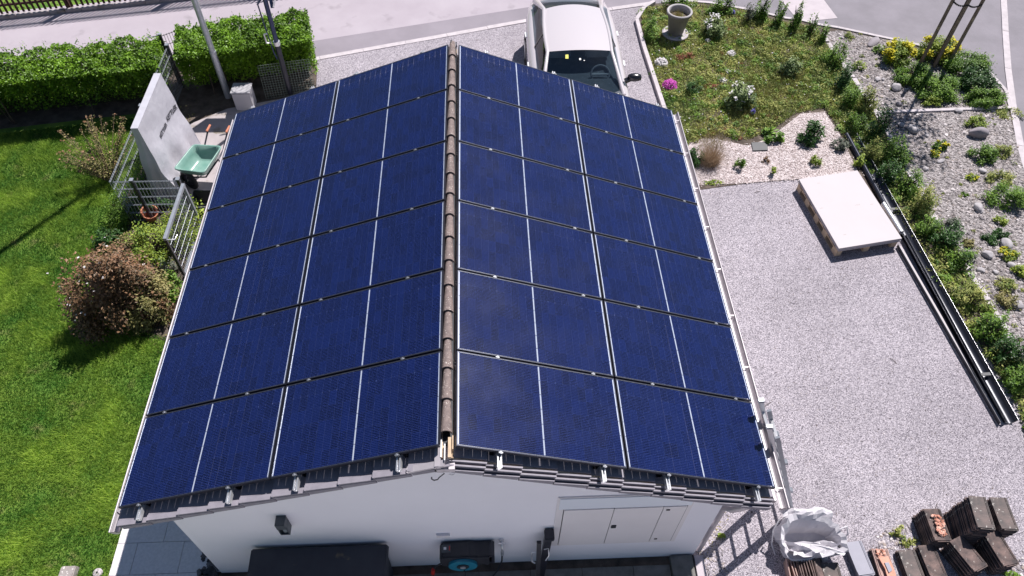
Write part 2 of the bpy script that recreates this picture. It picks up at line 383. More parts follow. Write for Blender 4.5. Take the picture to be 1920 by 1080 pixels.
def bush(name, label, cat, c, rx, ry, h, leaf, n=900, size=.05, clumps=14, spread=.32, seed=1, stems=7, aspect=.5, flower=None, group=None, up=.5, part='foliage', stem_mat='bark', shell=.55, z0=.12):
    c = Vector(c); t = thing(name, label, cat, c, group)
    P, out, ct = crown_points(c, rx, ry, h, n, clumps, spread, shell, z0, seed)
    tint = .55*rng.uniform(0, 1, n) + .45*ct
    V, F, T = leaf_arrays(P, size, up, out*.8, aspect, tint); np_mesh(part, V, F, leaf, T, t)
    if stems:
        mb = MB(); r = random.Random(seed)
        for k in range(stems):
            a = r.uniform(0, 6.28); q = r.uniform(.3, .8); e = c + Vector((rx*q*math.cos(a), ry*q*math.sin(a), h*r.uniform(.5, .85)))
            m_ = c.lerp(e, .5) + Vector((0, 0, h*.1)); mb.tube([c + Vector((.02*math.cos(a), .02*math.sin(a), 0)), m_, e], [.012, .009, .004], 5)
        mb.build('stem', stem_mat, t)
    if flower:
        fm, fn, fs, zmin = flower
        P, out, ct = crown_points(c, rx*1.02, ry*1.02, h*1.04, fn*4, max(5, clumps//2), .16, .8, .5, seed+5)
        P = P[P[:, 2] > c.z + h*zmin][:fn]
        V, F, T = leaf_arrays(P, fs, 1.2, None, .8); np_mesh('flowers', V, F, fm, T, t)
    return t

# ================================================================== THE SETTING
sheet('ground', [(-150,-150),(150,-150),(150,150),(-150,150)], -0.012, 'soil')
lawn_poly = [(-16,-12), (-4.28,-12), (-4.28,-5.4), (-4.28,-4.6), (-4.3,-3.4), (-4.4,-2.55), (-5.3,-2.3), (-5.75,-1.5), (-5.6,-.4), (-5.9,.6), (-5.8,1.6), (-5.75,2.95), (-16,1.3)]
sheet('lawn', lawn_poly, 0.0, 'lawn')
far_garden = [(-16,5.55), (-10.6,6.45), (-6.6,7.15), (-2,8.3), (-2,14), (-16,14)]
sheet('garden_behind_fence', far_garden, 0.0, 'lawn')
K0 = G(600,110); K1 = G(988,40); K2 = G(1225,7)
road_old = [(-16,2.6), (-5.6,4.4), (K0.x-.9,K0.y-.28), (K0.x,K0.y), (K1.x,K1.y), (K2.x,K2.y), (5.3,6.55), (7.6,5.73), (9,5.1), (14,3), (20,0), (20,14), (-2,14), (-2,8.3), (-6.6,7.15), (-10.6,6.45), (-16,5.55)]
sheet('road', road_old, 0.004, 'old_asphalt')
E0 = G(590,77); E1 = G(920,25); E2 = G(1080,0)
sheet('asphalt_strip', [(K0.x-.3,K0.y-.1), (K1.x,K1.y), (K2.x,K2.y), (5.3,6.55), (6.6,6.6), (7.0,7.6), (E2.x+3,E2.y+.9), (E2.x,E2.y), (E1.x,E1.y), (E0.x,E0.y)], 0.008, 'asphalt_far')
R0 = G(1880,0); R1 = G(1883,100); R2 = G(1898,205); R3 = G(1925,320); R4 = (10.2,-1.0); R5 = (10.0,-8.0)
sheet('side_road', [(5.2,6.62), (6.3,6.3), (7.6,5.73), (8.6,4.9), (9.6,4.2), (10.6,3.3), (R2.x-.05,R2.y), (R3.x,R3.y), R4, R5, (20,-8), (20,14), (9.6,14), (7.6,8)], 0.010, 'asphalt')
sheet('concrete_apron', [tuple(G(1570,35)[:2]), tuple(G(1525,-25)[:2]), (7.6,8), (7.25,6.8), tuple(G(1470,8)[:2]), tuple(G(1488,30)[:2]), tuple(G(1502,42)[:2])], 0.016, 'pale_concrete')
sheet('gravel_yard', [(K0.x-.05,K0.y), (K1.x,K1.y), (K2.x,K2.y), (K2.x+.1,5.5), (5.0,3.0), (7.9,2.5), (8.2,-9), (2.74,-9), (2.86,-6), (2.86,-.07), (-2.9,-.07), (-2.9,3.0)], 0.012, 'gravel')
sheet('paved_path', [(-5.5,2.3), (-4.6,2.95), (-3.2,3.35), (-2.9,3.2), (-2.9,-3), (-4.35,-3), (-4.45,-1.4), (-4.4,-.2), (-5.0,.1), (-5.1,1.2)], 0.014, 'path_concrete')
# front garden, bounded by kerbs
bed_px = [(1203,22), (1191,42), (1206,95), (1243,205)]
bed = [tuple(G(*p)[:2]) for p in bed_px] + [(4.03,1.6), (4.2,.42)] + [tuple(G(*p)[:2]) for p in [(1400,345),(1500,337),(1600,335),(1640,380),(1690,440)]] + [(7.75,-2.2), (7.95,-4.4), (8.1,-9), (10.05,-8), R4, (R3.x,R3.y), (R2.x,R2.y), (R1.x-.9,R1.y-1.0)] + [tuple(G(*p)[:2]) for p in [(1860,140),(1680,76),(1626,66),(1570,54),(1538,49),(1502,40),(1469,36),(1431,26),(1384,17),(1335,8),(1300,4),(1230,8)]]
sheet('planting_bed', bed, 0.020, 'soil')
mulch_poly = [tuple(G(*p)[:2]) for p in [(1250,352),(1255,290),(1300,262),(1340,262),(1400,275),(1440,262),(1475,235),(1500,215),(1545,212),(1572,250),(1596,300),(1612,332),(1560,336),(1500,337),(1400,345)]]
sheet('bark_mulch', mulch_poly, 0.026, 'mulch')
stone_line = [G(*p) for p in [(1541,66),(1562,100),(1600,150),(1637,208),(1668,265),(1697,318),(1722,358),(1742,398),(1764,430),(1790,470),(1817,512),(1850,567),(1885,625),(1925,690)]]
rock_poly = [tuple(p[:2]) for p in stone_line] + [(8.5,-9), (10.0,-8), R4, (R3.x-.07,R3.y), (R2.x-.1,R2.y)] + [tuple(G(*p)[:2]) for p in [(1878,165),(1856,143),(1680,80),(1626,70),(1570,58)]]
sheet('stony_ground', rock_poly, 0.028, 'stony_soil')

# kerbs: rows of single stones
def kerb(name, pts, w, h, L=.5, m='kerb_stone', z=0.0, gap=.006):
    root = thing(name, None, None, (pts[0][0], pts[0][1], 0)); root['kind'] = 'structure'
    for i in range(len(pts)-1):
        a = Vector((pts[i][0], pts[i][1], 0)); b = Vector((pts[i+1][0], pts[i+1][1], 0)); d = b-a; n = max(1, round(d.length/L)); u = d.normalized(); s = Vector((-u.y, u.x, 0))*w/2
        for k in range(n):
            p = a + d*(k/n) + u*gap/2; q = a + d*((k+1)/n) - u*gap/2; dz = rng.uniform(-.003, .003)
            MB().hexa([p-s, q-s, q+s, p+s], [v + Vector((0, 0, h+dz)) for v in (p-s, q-s, q+s, p+s)]).build('kerb_stone', m, root)
    return root
kerb('road_kerb', [(K0.x-.4,K0.y-.12), K0, K1, K2], .12, .024, 1.0)
kerb('garden_kerb', [tuple(G(*p)[:2]) for p in [(1226,8),(1207,20),(1193,42),(1207,95),(1243,205)]] + [(4.1,1.5)], .08, .10, .9)
kerb('bed_kerb', [tuple(G(*p)[:2]) for p in [(1240,6),(1300,5),(1335,8),(1384,17),(1431,26),(1469,36),(1502,40),(1538,49),(1570,54),(1626,66),(1682,78)]], .07, .045, .9)
kerb('bed_kerb', [tuple(G(*p)[:2]) for p in [(1682,78),(1780,100),(1856,141),(1884,172),(1893,205)]], .07, .045, .9)
kerb('cross_kerb', [tuple(G(1637,214)[:2]), tuple(G(1893,205)[:2])], .07, .06, .95)
kerb('road_edge_strip', [tuple(G(1880,-20)[:2]), tuple(G(1884,60)[:2]), tuple(G(1889,130)[:2]), tuple(G(1899,205)[:2]), tuple(G(1912,275)[:2]), tuple(G(1928,330)[:2]), (10.25,-1), (10.05,-8)], .13, .030, 1.0)
# slabs edging the stony ground
ed = thing('stone_edging', None, None, (stone_line[0].x, stone_line[0].y, 0)); ed['kind'] = 'structure'
for i in range(len(stone_line)-1):
    a, b = stone_line[i].copy(), stone_line[i+1].copy(); a.z = b.z = 0; d = b-a; n = max(1, round(d.length/.28)); u = d.normalized(); s = Vector((-u.y, u.x, 0))
    for k in range(n):
        p = a + d*((k+.06)/n); q = a + d*((k+.94)/n); w = .055 + rng.uniform(-.008, .01); j = s*rng.uniform(-.015, .015); h = .055 + rng.uniform(-.012, .012)
        MB().hexa([p-s*w+j, q-s*w+j, q+s*w+j, p+s*w+j], [v + Vector((0, 0, h)) for v in (p-s*w*.9+j, q-s*w*.9+j, q+s*w*.9+j, p+s*w*.9+j)]).build('edging_stone', 'kerb_stone', ed)

# patio west of the garage: single slabs laid in half bond
pat = thing('patio', None, None, (-4.25,-6,0)); pat['kind'] = 'structure'
for r in range(-3, 7):
    y1 = -5.6 - (r-1)*.39; y0 = y1 - .39; off = (-4.03 if r % 2 == 1 else -3.72) - .57*2
    for k in range(-1, 6):
        x0 = max(off + k*.57, -4.28); x1 = min(off + (k+1)*.57, -2.95 if y0 > -6 else -3.2)
        if x1 - x0 < .06: continue
        MB().box(x0+.003, x1-.003, y0+.003, y1-.003, -.03, .024 + rng.uniform(-.001, .001)).build('slab', 'dark_slab', pat)
sheet('added_bounce_ground', [(-4.3,-16), (2.9,-16), (2.9,-6.92), (-4.3,-6.92)], 0.012, 'bounce_paving')  # added out of view to bounce sunlight onto the gable wall
# slabs along the foot of the gable
ft = thing('gable_foot_paving', None, None, (0,-6.2,0)); ft['kind'] = 'structure'
x = -2.95
for k in range(9):
    x1 = x + .63; 
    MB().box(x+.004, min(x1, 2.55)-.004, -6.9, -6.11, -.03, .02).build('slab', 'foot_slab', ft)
    x = x1
    if x > 2.5: break
MB().box(2.56, 2.83, -6.8, -6.02, -.03, .075).build('kerb_block', 'foot_slab', ft)
MB().box(2.86, 2.97, -9, -6.02, -.03, .05).build('kerb_block', 'pale_concrete', ft)

# ================================================================== THE GARAGE
TL, TR, GL, GR, RP, PLN = 0.33481, 0.35668, .0634, .0802, 1.0109, 1.705
AZ = 3.35
def slope(side, s, y, n):
    th = TL if side < 0 else TR; c, q = math.cos(th), math.sin(th)
    return Vector((side*(s*c + n*q), y, AZ - s*q + n*c))
gar = thing('garage', 'white rendered garage with gabled roof of dark tiles carrying solar panels', 'garage', (0,-6,0))
XW0, XW1, YN, YF = -2.93, 2.86, -6.0, -.07
def zroof(x, n=-.165):
    th = TL if x < 0 else TR
    return AZ + n/math.cos(th) - abs(x)*math.tan(th)
def gable(y0, y1):
    p = [(XW0,0), (XW1,0), (XW1,zroof(XW1)), (0,zroof(0.0)), (XW0,zroof(XW0))]
    mb = MB(); n = 5
    mb.add([(x,y0,z) for x,z in p] + [(x,y1,z) for x,z in p], [(0,1,2,3,4), (9,8,7,6,5)] + [(i,5+i,5+(i+1)%n,(i+1)%n) for i in range(n)])
    return mb
gable(YN, YN+.2).build('wall', 'render_wall', gar)
gable(YF-.2, YF).build('wall', 'render_wall', gar)
for x0, x1, xe in ((XW0, XW0+.2, XW0), (XW1-.2, XW1, XW1)):
    z = zroof(xe) - .002
    MB().box(x0, x1, YN+.202, YF-.202, 0, z).build('wall', 'render_wall', gar)
for side in (-1, 1):   # roof deck under the tiles
    a = [slope(side, s, y, -.16) for s, y in ((0,-6.12),(3.5,-6.12),(3.5,.05),(0,.05))]
    b = [slope(side, s, y, -.142) for s, y in ((0,-6.12),(3.5,-6.12),(3.5,.05),(0,.05))]
    if side < 0: a.reverse(); b.reverse()
    MB().hexa(a, b).build('roof_deck', 'timber', gar)
YV = -6.2
def tile_mb(side, s0, y0, y1, verge=False, mb=None):
    mb = mb or MB()
    def blk(sa, sb, ya, yb, n0a, n1a, n0b, n1b):
        p = [slope(side, sa, ya, n0a), slope(side, sb, ya, n0b), slope(side, sb, yb, n0b), slope(side, sa, yb, n0a)]
        q = [slope(side, sa, ya, n1a), slope(side, sb, ya, n1b), slope(side, sb, yb, n1b), slope(side, sa, yb, n1a)]
        if side < 0: p.reverse(); q.reverse()
        mb.hexa(p, q)
    L = .375
    if verge and side > 0:
        blk(s0, s0+L, y0+.098, y1-.003, -.150, -.140, -.122, -.100)
        blk(s0, s0+L, y0+.062, y0+.078, -.205, -.148, -.180, -.108)     # raised beads along the verge
        blk(s0+.008, s0+L-.006, y0+.026, y0+.042, -.215, -.162, -.195, -.124)
        blk(s0+.012, s0+L-.010, y0+.012, y0+.098, -.235, -.222, -.220, -.207)
        blk(s0+.03, s0+L-.012, y0, y0+.012, -.240, -.200, -.228, -.160)
    elif verge:
        blk(s0, s0+L, y0+.062, y1-.003, -.150, -.140, -.122, -.100)
        blk(s0, s0+L, y0+.004, y0+.058, -.156, -.138, -.126, -.092)
        blk(s0+.03, s0+L-.015, y0, y0+.012, -.20, -.157, -.185, -.118)
    else:
        blk(s0, s0+L, y0+.003, y1-.003, -.150, -.140, -.122, -.100)
    return mb
for side in (-1, 1):
    for k in range(10):
        s0 = .035 + .345*k
        tile_mb(side, s0, YV, YV+.33, True).build('roof_tile', 'roof_tile', gar)
        tile_mb(side, s0, .05-.33+.08, .13).build('roof_tile', 'roof_tile', gar)
    mb = MB()
    for k in range(10):
        for j in range(17):
            y0 = YV+.33 + j*.3333; tile_mb(side, .035+.345*k, y0, min(y0+.3333, -.2), mb=mb)
    o = mb.build('field_tiles', 'roof_tile', gar); o['kind'] = 'stuff'
# ridge tiles
yr = float(G(840,806,3.33).y)
for k in range(18):
    y0 = yr + k*.3345
    if y0 + .3 > .12: break
    rows = []
    for yy, r0 in ((y0, .060), (y0+.05, .056), (y0+.345, .038)):
        rows.append([(-.012 + r0*math.sin(a)*.95, yy, 3.258 + r0*math.cos(a)*1.05) for a in np.linspace(-1.45, 1.45, 9)])
    rows2 = [[((p[0]+.012)*.78-.012, p[1], p[2]-.014) for p in r] for r in rows]
    mb = MB(); mb.grid(rows); mb.grid([rows[0], rows2[0]], smooth=False); mb.grid(rows2[::-1])
    mb.build('ridge_tile', 'ridge_tile', gar)
MB().box(-.045, .045, -6.0, .1, 3.16, 3.215).build('ridge_batten', 'black_plastic', gar)
MB().box(.006, .034, -6.14, yr-.04, 3.235, 3.27).build('batten', 'timber', gar)
MB().box(.042, .052, -6.06, yr-.02, 3.2, 3.262).build('batten', 'timber', gar)
MB().box(-.028, -.018, -6.16, yr-.1, 3.22, 3.262).build('metal_strip', 'alu', gar)
MB().box(-.062, -.05, -6.12, yr-.03, 3.19, 3.235).build('metal_strip', 'alu', gar)
MB().box(-.10, .062, -6.205, -6.10, 3.10, 3.165).build('ridge_end_cap', 'gutter_white', gar)
MB().hexa([slope(-1,.42,-6.205,-.12), slope(-1,.42,-6.145,-.12), slope(-1,.07,-6.145,-.12), slope(-1,.07,-6.205,-.12)][::-1], [slope(-1,.42,-6.205,-.098), slope(-1,.42,-6.145,-.098), slope(-1,.07,-6.145,-.098), slope(-1,.07,-6.205,-.098)][::-1]).build('verge_plate', 'gutter_white', gar)
MB().hexa([(-.115,-6.2,3.1),(-.06,-6.2,3.12),(-.06,-5.98,3.12),(-.115,-5.98,3.1)], [(-.115,-6.2,3.215),(-.06,-6.2,3.225),(-.06,-5.98,3.225),(-.115,-5.98,3.215)]).build('verge_plate', 'gutter_white', gar)
mb = MB(); hk = [(-.02,-6.16,3.20), (-.03,-6.16,3.10)]
MB().tube([(-.035,-6.215,3.10), (-.06,-6.215,3.06), (-.085,-6.215,3.02), (-.10,-6.215,2.98), (-.135,-6.215,2.965), (-.155,-6.215,3.0), (-.15,-6.215,3.03)], .006, 6).build('hook', 'black_metal', gar)
MB().tube([(.01,-6.215,3.085), (.03,-6.215,3.06), (.055,-6.215,3.085)], .005, 6).build('hook', 'alu', gar)
# far ridge end: a few bent metal straps
for x, y in ((-.03,.06), (.04,.0)):
    MB().tube([(x,y,3.27), (x+.01,y+.05,3.32), (x-.005,y+.1,3.28), (x+.01,y+.12,3.2)], .006, 5).build('metal_strap', 'black_metal', gar)
# gutters, open half-round troughs with brackets and end caps
for side in (-1, 1):
    xc, zc, r = side*3.35, 1.985, .050
    rows = []
    for yy in (-6.21, .12):
        outer = [(xc + side*r*math.cos(a), yy, zc - r*math.sin(a)) for a in np.linspace(0, math.pi, 11)]
        inner = [(xc + side*(r-.006)*math.cos(a), yy, zc - (r-.006)*math.sin(a)) for a in np.linspace(math.pi, 0, 11)]
        rows.append(outer + inner)
    mb = MB(); mb.grid(rows, close=True)
    mb.tube([(xc + side*(r+.004), -6.212, zc+.004), (xc + side*(r+.004), .122, zc+.004)], .010, 6)
    g_ = mb.build('gutter', 'gutter_white', gar)
    pts = [(xc + side*r*math.cos(a), zc - r*math.sin(a)) for a in np.linspace(0, math.pi, 11)]
    mb = MB(); mb.add([(p[0], -6.213, p[1]) for p in pts] + [(p[0], -6.208, p[1]) for p in pts], [tuple(range(11)), tuple(range(21, 10, -1))] + [(i, i+1, 12+i, 11+i) for i in range(10)]); mb.build('end_cap', 'gutter_white', g_)
    for k in range(9): MB().box(xc-.051, xc+.051, -6.0+k*.74, -5.988+k*.74, zc-.004, zc+.001).build('gutter_bracket', 'gutter_white', gar)
# eave fascia and downpipe
MB().box(-3.30, -3.28, -6.12, .05, 1.98, 2.06).build('fascia', 'gutter_white', gar)
MB().box(3.28, 3.30, -6.12, .05, 1.9, 1.98).build('fascia', 'gutter_white', gar)
MB().tube([(3.33,-6.05,1.93), (3.33,-6.05,1.8), (2.98,-6.02,1.5), (2.93,-5.95,1.4), (2.93,-5.95,.05)], .035, 12).build('downpipe', 'gutter_white', gar)

# meter cabinet let into the gable
cab = MB().box(1.06, 2.52, -6.013, -5.99, .565, 1.97).build('meter_cabinet', 'cabinet', gar)
def sub(mb, name, m, par): return mb.build(name, m, par)
sub(MB().box(1.085, 2.50, -6.022, -6.014, 1.68, 1.95), 'top_panel', 'cabinet_band', cab)
sub(MB().box(1.145, 1.675, -6.024, -6.014, .60, 1.655), 'door', 'cabinet', cab)
sub(MB().box(1.683, 2.205, -6.024, -6.014, .60, 1.655), 'door', 'cabinet', cab)
sub(MB().box(2.213, 2.46, -6.024, -6.014, .60, 1.655), 'door', 'cabinet', cab)
sub(MB().box(1.70, 1.755, -6.034, -6.024, 1.12, 1.19), 'lock', 'black_plastic', cab)
sub(MB().box(2.245, 2.285, -6.031, -6.024, 1.57, 1.595), 'latch', 'black_plastic', cab)
sub(MB().box(2.255, 2.29, -6.031, -6.024, .70, .72), 'latch', 'black_plastic', cab)
for x in (1.139, 1.679, 2.209, 2.466):
    sub(MB().box(x-.003, x+.003, -6.0165, -6.0135, .60, 1.66), 'joint', 'black_plastic', cab)
jb = MB().box(-.25, -.10, -6.03, -6.0, 1.01, 1.06).build('socket_cover', 'cabinet', gar)

# ================================================================== RAILS AND SOLAR PANELS
RL = [.477, 1.507, 2.22, 3.226]; RR = [.504, 1.543, 2.234, 3.272]
for side, rails, nm in ((-1, RL, 'left'), (1, RR, 'right')):
    for i, s in enumerate(rails):
        ordn = ['topmost', 'second', 'third', 'lowest'][i]
        t = thing('mounting_rail', f'silver mounting rail on the {nm} roof slope, {ordn} of four counting down from the ridge', 'rail', slope(side, s, -6.195, -.075), 'rails under the solar panels')
        mb = MB(); 
        def rb(sa, sb, na, nb, ya=-6.195, yb=.11):
            p = [slope(side, sa, ya, na), slope(side, sb, ya, na), slope(side, sb, yb, na), slope(side, sa, yb, na)]; q = [slope(side, sa, ya, nb), slope(side, sb, ya, nb), slope(side, sb, yb, nb), slope(side, sa, yb, nb)]
            if side < 0: p.reverse(); q.reverse()
            mb.hexa(p, q)
        rb(s-.021, s+.021, -.078, -.066); rb(s-.021, s-.008, -.066, -.037); rb(s+.008, s+.021, -.066, -.037)
        mb.build('rail_profile', 'alu', t)
        mb = MB(); rb(s-.03, s-.022, -.125, -.045, -6.04, -6.0); rb(s-.06, s-.022, -.132, -.125, -6.04, -6.0); mb.build('roof_hook', 'black_metal', t)

# glass with cells: 10 x 6 half cells each side of a white centre strip
def cell_material():
    m = bpy.data.materials.new('solar_glass'); m.use_nodes = True; MAT['solar_glass'] = m
    t = m.node_tree; b = t.nodes['Principled BSDF']; L = t.links
    tc = t.nodes.new('ShaderNodeTexCoord'); sp = t.nodes.new('ShaderNodeSeparateXYZ'); L.new(tc.outputs['Object'], sp.inputs[0])
    def mth(op, a, b_=None, c_=None):
        n = t.nodes.new('ShaderNodeMath'); n.operation = op
        for i, v in enumerate((a, b_, c_)):
            if v is None: continue
            if isinstance(v, (int, float)): n.inputs[i].default_value = v
            else: L.new(v, n.inputs[i])
        return n.outputs[0]
    ax = mth('ABSOLUTE', sp.outputs[0]); u = mth('DIVIDE', mth('SUBTRACT', ax, .010), .0805); v = mth('DIVIDE', mth('ADD', sp.outputs[1], .477), .159)
    inu = mth('MULTIPLY', mth('GREATER_THAN', u, 0), mth('LESS_THAN', u, 10)); inv = mth('MULTIPLY', mth('GREATER_THAN', v, 0), mth('LESS_THAN', v, 6))
    du = mth('MULTIPLY', mth('PINGPONG', u, .5), .0805); dv = mth('MULTIPLY', mth('PINGPONG', v, .5), .159)
    gu = mth('LESS_THAN', du, .0011); gv = mth('MULTIPLY', mth('LESS_THAN', dv, .0009), .28)
    dia = mth('MULTIPLY', mth('LESS_THAN', mth('ADD', du, dv), .0080), mth('ADD', .10, mth('MULTIPLY', mth('GREATER_THAN', v, 4.6), .9)))
    gap = mth('MAXIMUM', gu, mth('MAXIMUM', gv, dia))
    bb = mth('LESS_THAN', mth('MULTIPLY', mth('PINGPONG', mth('ADD', mth('MULTIPLY', v, 9), .5), .5), .01767), .00085)
    cv = t.nodes.new('ShaderNodeCombineXYZ'); L.new(mth('FLOOR', mth('DIVIDE', mth('ADD', sp.outputs[0], .815), .0815)), cv.inputs[0]); L.new(mth('FLOOR', v), cv.inputs[1])
    oi = t.nodes.new('ShaderNodeObjectInfo'); L.new(mth('MULTIPLY', oi.outputs['Random'], 90), cv.inputs[2])
    wn = t.nodes.new('ShaderNodeTexWhiteNoise'); wn.noise_dimensions = '3D'; L.new(cv.outputs[0], wn.inputs['Vector'])
    c = t.nodes.new('ShaderNodeMix'); c.data_type = 'RGBA'; c.inputs[6].default_value = (.0003, .0026, .024, 1); c.inputs[7].default_value = (.0008, .0058, .050, 1); L.new(wn.outputs['Value'], c.inputs[0])
    # fine speckle of the contact fingers
    nz = t.nodes.new('ShaderNodeTexNoise'); nz.inputs['Scale'].default_value = 95; nz.inputs['Detail'].default_value = 3; L.new(tc.outputs['Object'], nz.inputs['Vector'])
    sk = t.nodes.new('ShaderNodeMapRange'); sk.inputs[1].default_value = .54; sk.inputs[2].default_value = .74; sk.inputs[3].default_value = 0; sk.inputs[4].default_value = .55; L.new(nz.outputs['Fac'], sk.inputs[0])
    c1 = t.nodes.new('ShaderNodeMix'); c1.data_type = 'RGBA'; L.new(c.outputs[2], c1.inputs[6]); c1.inputs[7].default_value = (.03, .05, .22, 1); L.new(sk.outputs[0], c1.inputs[0])
    c2 = t.nodes.new('ShaderNodeMix'); c2.data_type = 'RGBA'; L.new(c1.outputs[2], c2.inputs[6]); c2.inputs[7].default_value = (.10, .14, .42, 1); L.new(mth('MULTIPLY', bb, .5), c2.inputs[0])
    c3 = t.nodes.new('ShaderNodeMix'); c3.data_type = 'RGBA'; L.new(c2.outputs[2], c3.inputs[6]); c3.inputs[7].default_value = (.08, .12, .34, 1); nd = t.nodes.new('ShaderNodeTexNoise'); nd.inputs['Scale'].default_value = 24; nd.inputs['Detail'].default_value = 3; L.new(tc.outputs['Object'], nd.inputs['Vector'])
    md = t.nodes.new('ShaderNodeMapRange'); md.inputs[1].default_value = .38; md.inputs[2].default_value = .62; md.inputs[1].default_value = .42; md.inputs[3].default_value = .08; md.inputs[4].default_value = .8; L.new(nd.outputs['Fac'], md.inputs[0])
    L.new(mth('MULTIPLY', gap, md.outputs[0]), c3.inputs[0])
    white = mth('MAXIMUM', mth('LESS_THAN', ax, .0062), mth('GREATER_THAN', ax, .8215))
    tick = mth('LESS_THAN', dv, .003); wh = mth('MULTIPLY', white, mth('SUBTRACT', 1, tick))
    c4 = t.nodes.new('ShaderNodeMix'); c4.data_type = 'RGBA'; L.new(c3.outputs[2], c4.inputs[6]); c4.inputs[7].default_value = (.60, .66, .80, 1); L.new(wh, c4.inputs[0])
    L.new(c4.outputs[2], b.inputs['Base Color'])
    nr = t.nodes.new('ShaderNodeTexNoise'); nr.inputs['Scale'].default_value = 2.2; nr.inputs['Detail'].default_value = 6; L.new(tc.outputs['Object'], nr.inputs['Vector'])
    rr = t.nodes.new('ShaderNodeMapRange'); rr.inputs[3].default_value = .10; rr.inputs[4].default_value = .26; L.new(nr.outputs['Fac'], rr.inputs[0]); L.new(rr.outputs[0], b.inputs['Roughness'])
    b.inputs['Specular IOR Level'].default_value = .42
    nn = t.nodes.new('ShaderNodeTexNoise'); nn.inputs['Scale'].default_value = 380; L.new(tc.outputs['Object'], nn.inputs['Vector'])
    bp = t.nodes.new('ShaderNodeBump'); bp.inputs['Strength'].default_value = .06; bp.inputs['Distance'].default_value = .001; L.new(nn.outputs['Fac'], bp.inputs['Height']); L.new(bp.outputs[0], b.inputs['Normal'])
    tr = t.nodes.new('ShaderNodeBsdfTransparent'); ms = t.nodes.new('ShaderNodeMixShader')
    open_ = mth('MAXIMUM', mth('MULTIPLY', gap, mth('MULTIPLY', inu, inv)), mth('MAXIMUM', mth('LESS_THAN', ax, .0045), mth('SUBTRACT', 1, inv)))
    L.new(mth('MULTIPLY', open_, .45), ms.inputs[0]); L.new(b.outputs[0], ms.inputs[1]); L.new(tr.outputs[0], ms.inputs[2]); L.new(ms.outputs[0], t.nodes['Material Output'].inputs['Surface'])
cell_material()
PW, PH = 1.687, .990
def frame_mesh():
    mb = MB(); x, y, w = PW/2, PH/2, .011
    mb.box(-x, x, -y, -y+w, -.035, .0008); mb.box(-x, x, y-w, y, -.035, .0008)
    mb.box(-x, -x+w, -y+w, y-w, -.035, .0008); mb.box(x-w, x, -y+w, y-w, -.035, .0008)
    return mb
fm = frame_mesh(); fme = bpy.data.meshes.new('frame'); fme.from_pydata(fm.v, [], fm.f); fme.materials.append(MAT['frame_black'])
lm = MB(); x, y = PW/2-.011, PH/2-.011     # bright chamfer on the frame's inner lip
for a in (-1, 1): lm.box(min(a*x, a*(x-.0035)), max(a*x, a*(x-.0035)), -y, y, -.003, .0025)
for a in (-1, 1): lm.box(-x+.004, x-.004, min(a*y, a*(y-.0012)), max(a*y, a*(y-.0012)), -.003, .0015)
lme = bpy.data.meshes.new('frame_lip'); lme.from_pydata(lm.v, [], lm.f); lme.materials.append(MAT['frame_edge'])
gm = MB().box(-PW/2+.015, PW/2-.015, -PH/2+.0125, PH/2-.0125, -.006, -.001); gme = bpy.data.meshes.new('cell_sheet'); gme.from_pydata(gm.v, [], [gm.f[1]]); gme.materials.append(MAT['solar_glass'])
cm = MB().box(-.02, .02, -.006, .006, -.02, .002); cm.box(-.009, .009, -.013, .013, .0015, .005); cm.box(-.005, .005, -.005, .005, .005, .009)
cme = bpy.data.meshes.new('clamp'); cme.from_pydata(cm.v, [], cm.f); cme.materials.append(MAT['clamp_metal'])
ROW = ['row nearest the street', 'second row from the street', 'third row from the street', 'third row from the white gable', 'second row from the white gable', 'row nearest the white gable']
for side, nm, g0, th, rails in ((-1, 'left', GL, TL, RL), (1, 'right', GR, TR, RR)):
    for c in range(2):
        for r in range(6):
            sc = g0 + (c+.5)*PLN; loc = slope(side, sc, -(r+.5)*RP, 0)
            t = thing('solar_panel', f'dark blue solar panel on the {nm} slope, {"ridge" if c == 0 else "eave"} side, {ROW[r]}', 'solar panel', loc, 'solar panels on the garage roof')
            t.rotation_euler = (0, side*th, 0)
            link('frame', fme, t); link('frame_lip', lme, t); link('cell_sheet', gme, t)
            for s in rails:
                if c*PLN + g0 < s < (c+1)*PLN + g0:
                    k = link('clamp', cme, t); k.location = (side*(s-sc), -RP/2, 0)
                    if r == 0: k = link('clamp', cme, t); k.location = (side*(s-sc), RP/2, 0)

# ================================================================== THINGS AT THE GABLE
t = thing('wall_lamp', 'small dark box-shaped wall lamp on the white gable above the black storage box', 'lamp', (-1.81,-6,1.5))
MB().box(-1.865,-1.765,-6.012,-6.0,1.45,1.74).build('back_plate','lamp_body',t)
MB().box(-1.865,-1.765,-6.11,-6.012,1.62,1.74).build('lamp_head','lamp_body',t,bevel=.004)
MB().box(-1.865,-1.855,-6.10,-6.012,1.45,1.619).build('side_cheek','lamp_body',t)
MB().box(-1.775,-1.765,-6.10,-6.012,1.45,1.619).build('side_cheek','lamp_body',t)
MB().box(-1.854,-1.776,-6.10,-6.012,1.45,1.462).build('base','lamp_body',t)
MB().lathe((-1.815,-6.055,1.463),[(.001,0),(.028,0),(.028,.14),(.001,.155)],16).build('glass','lamp_glass',t)

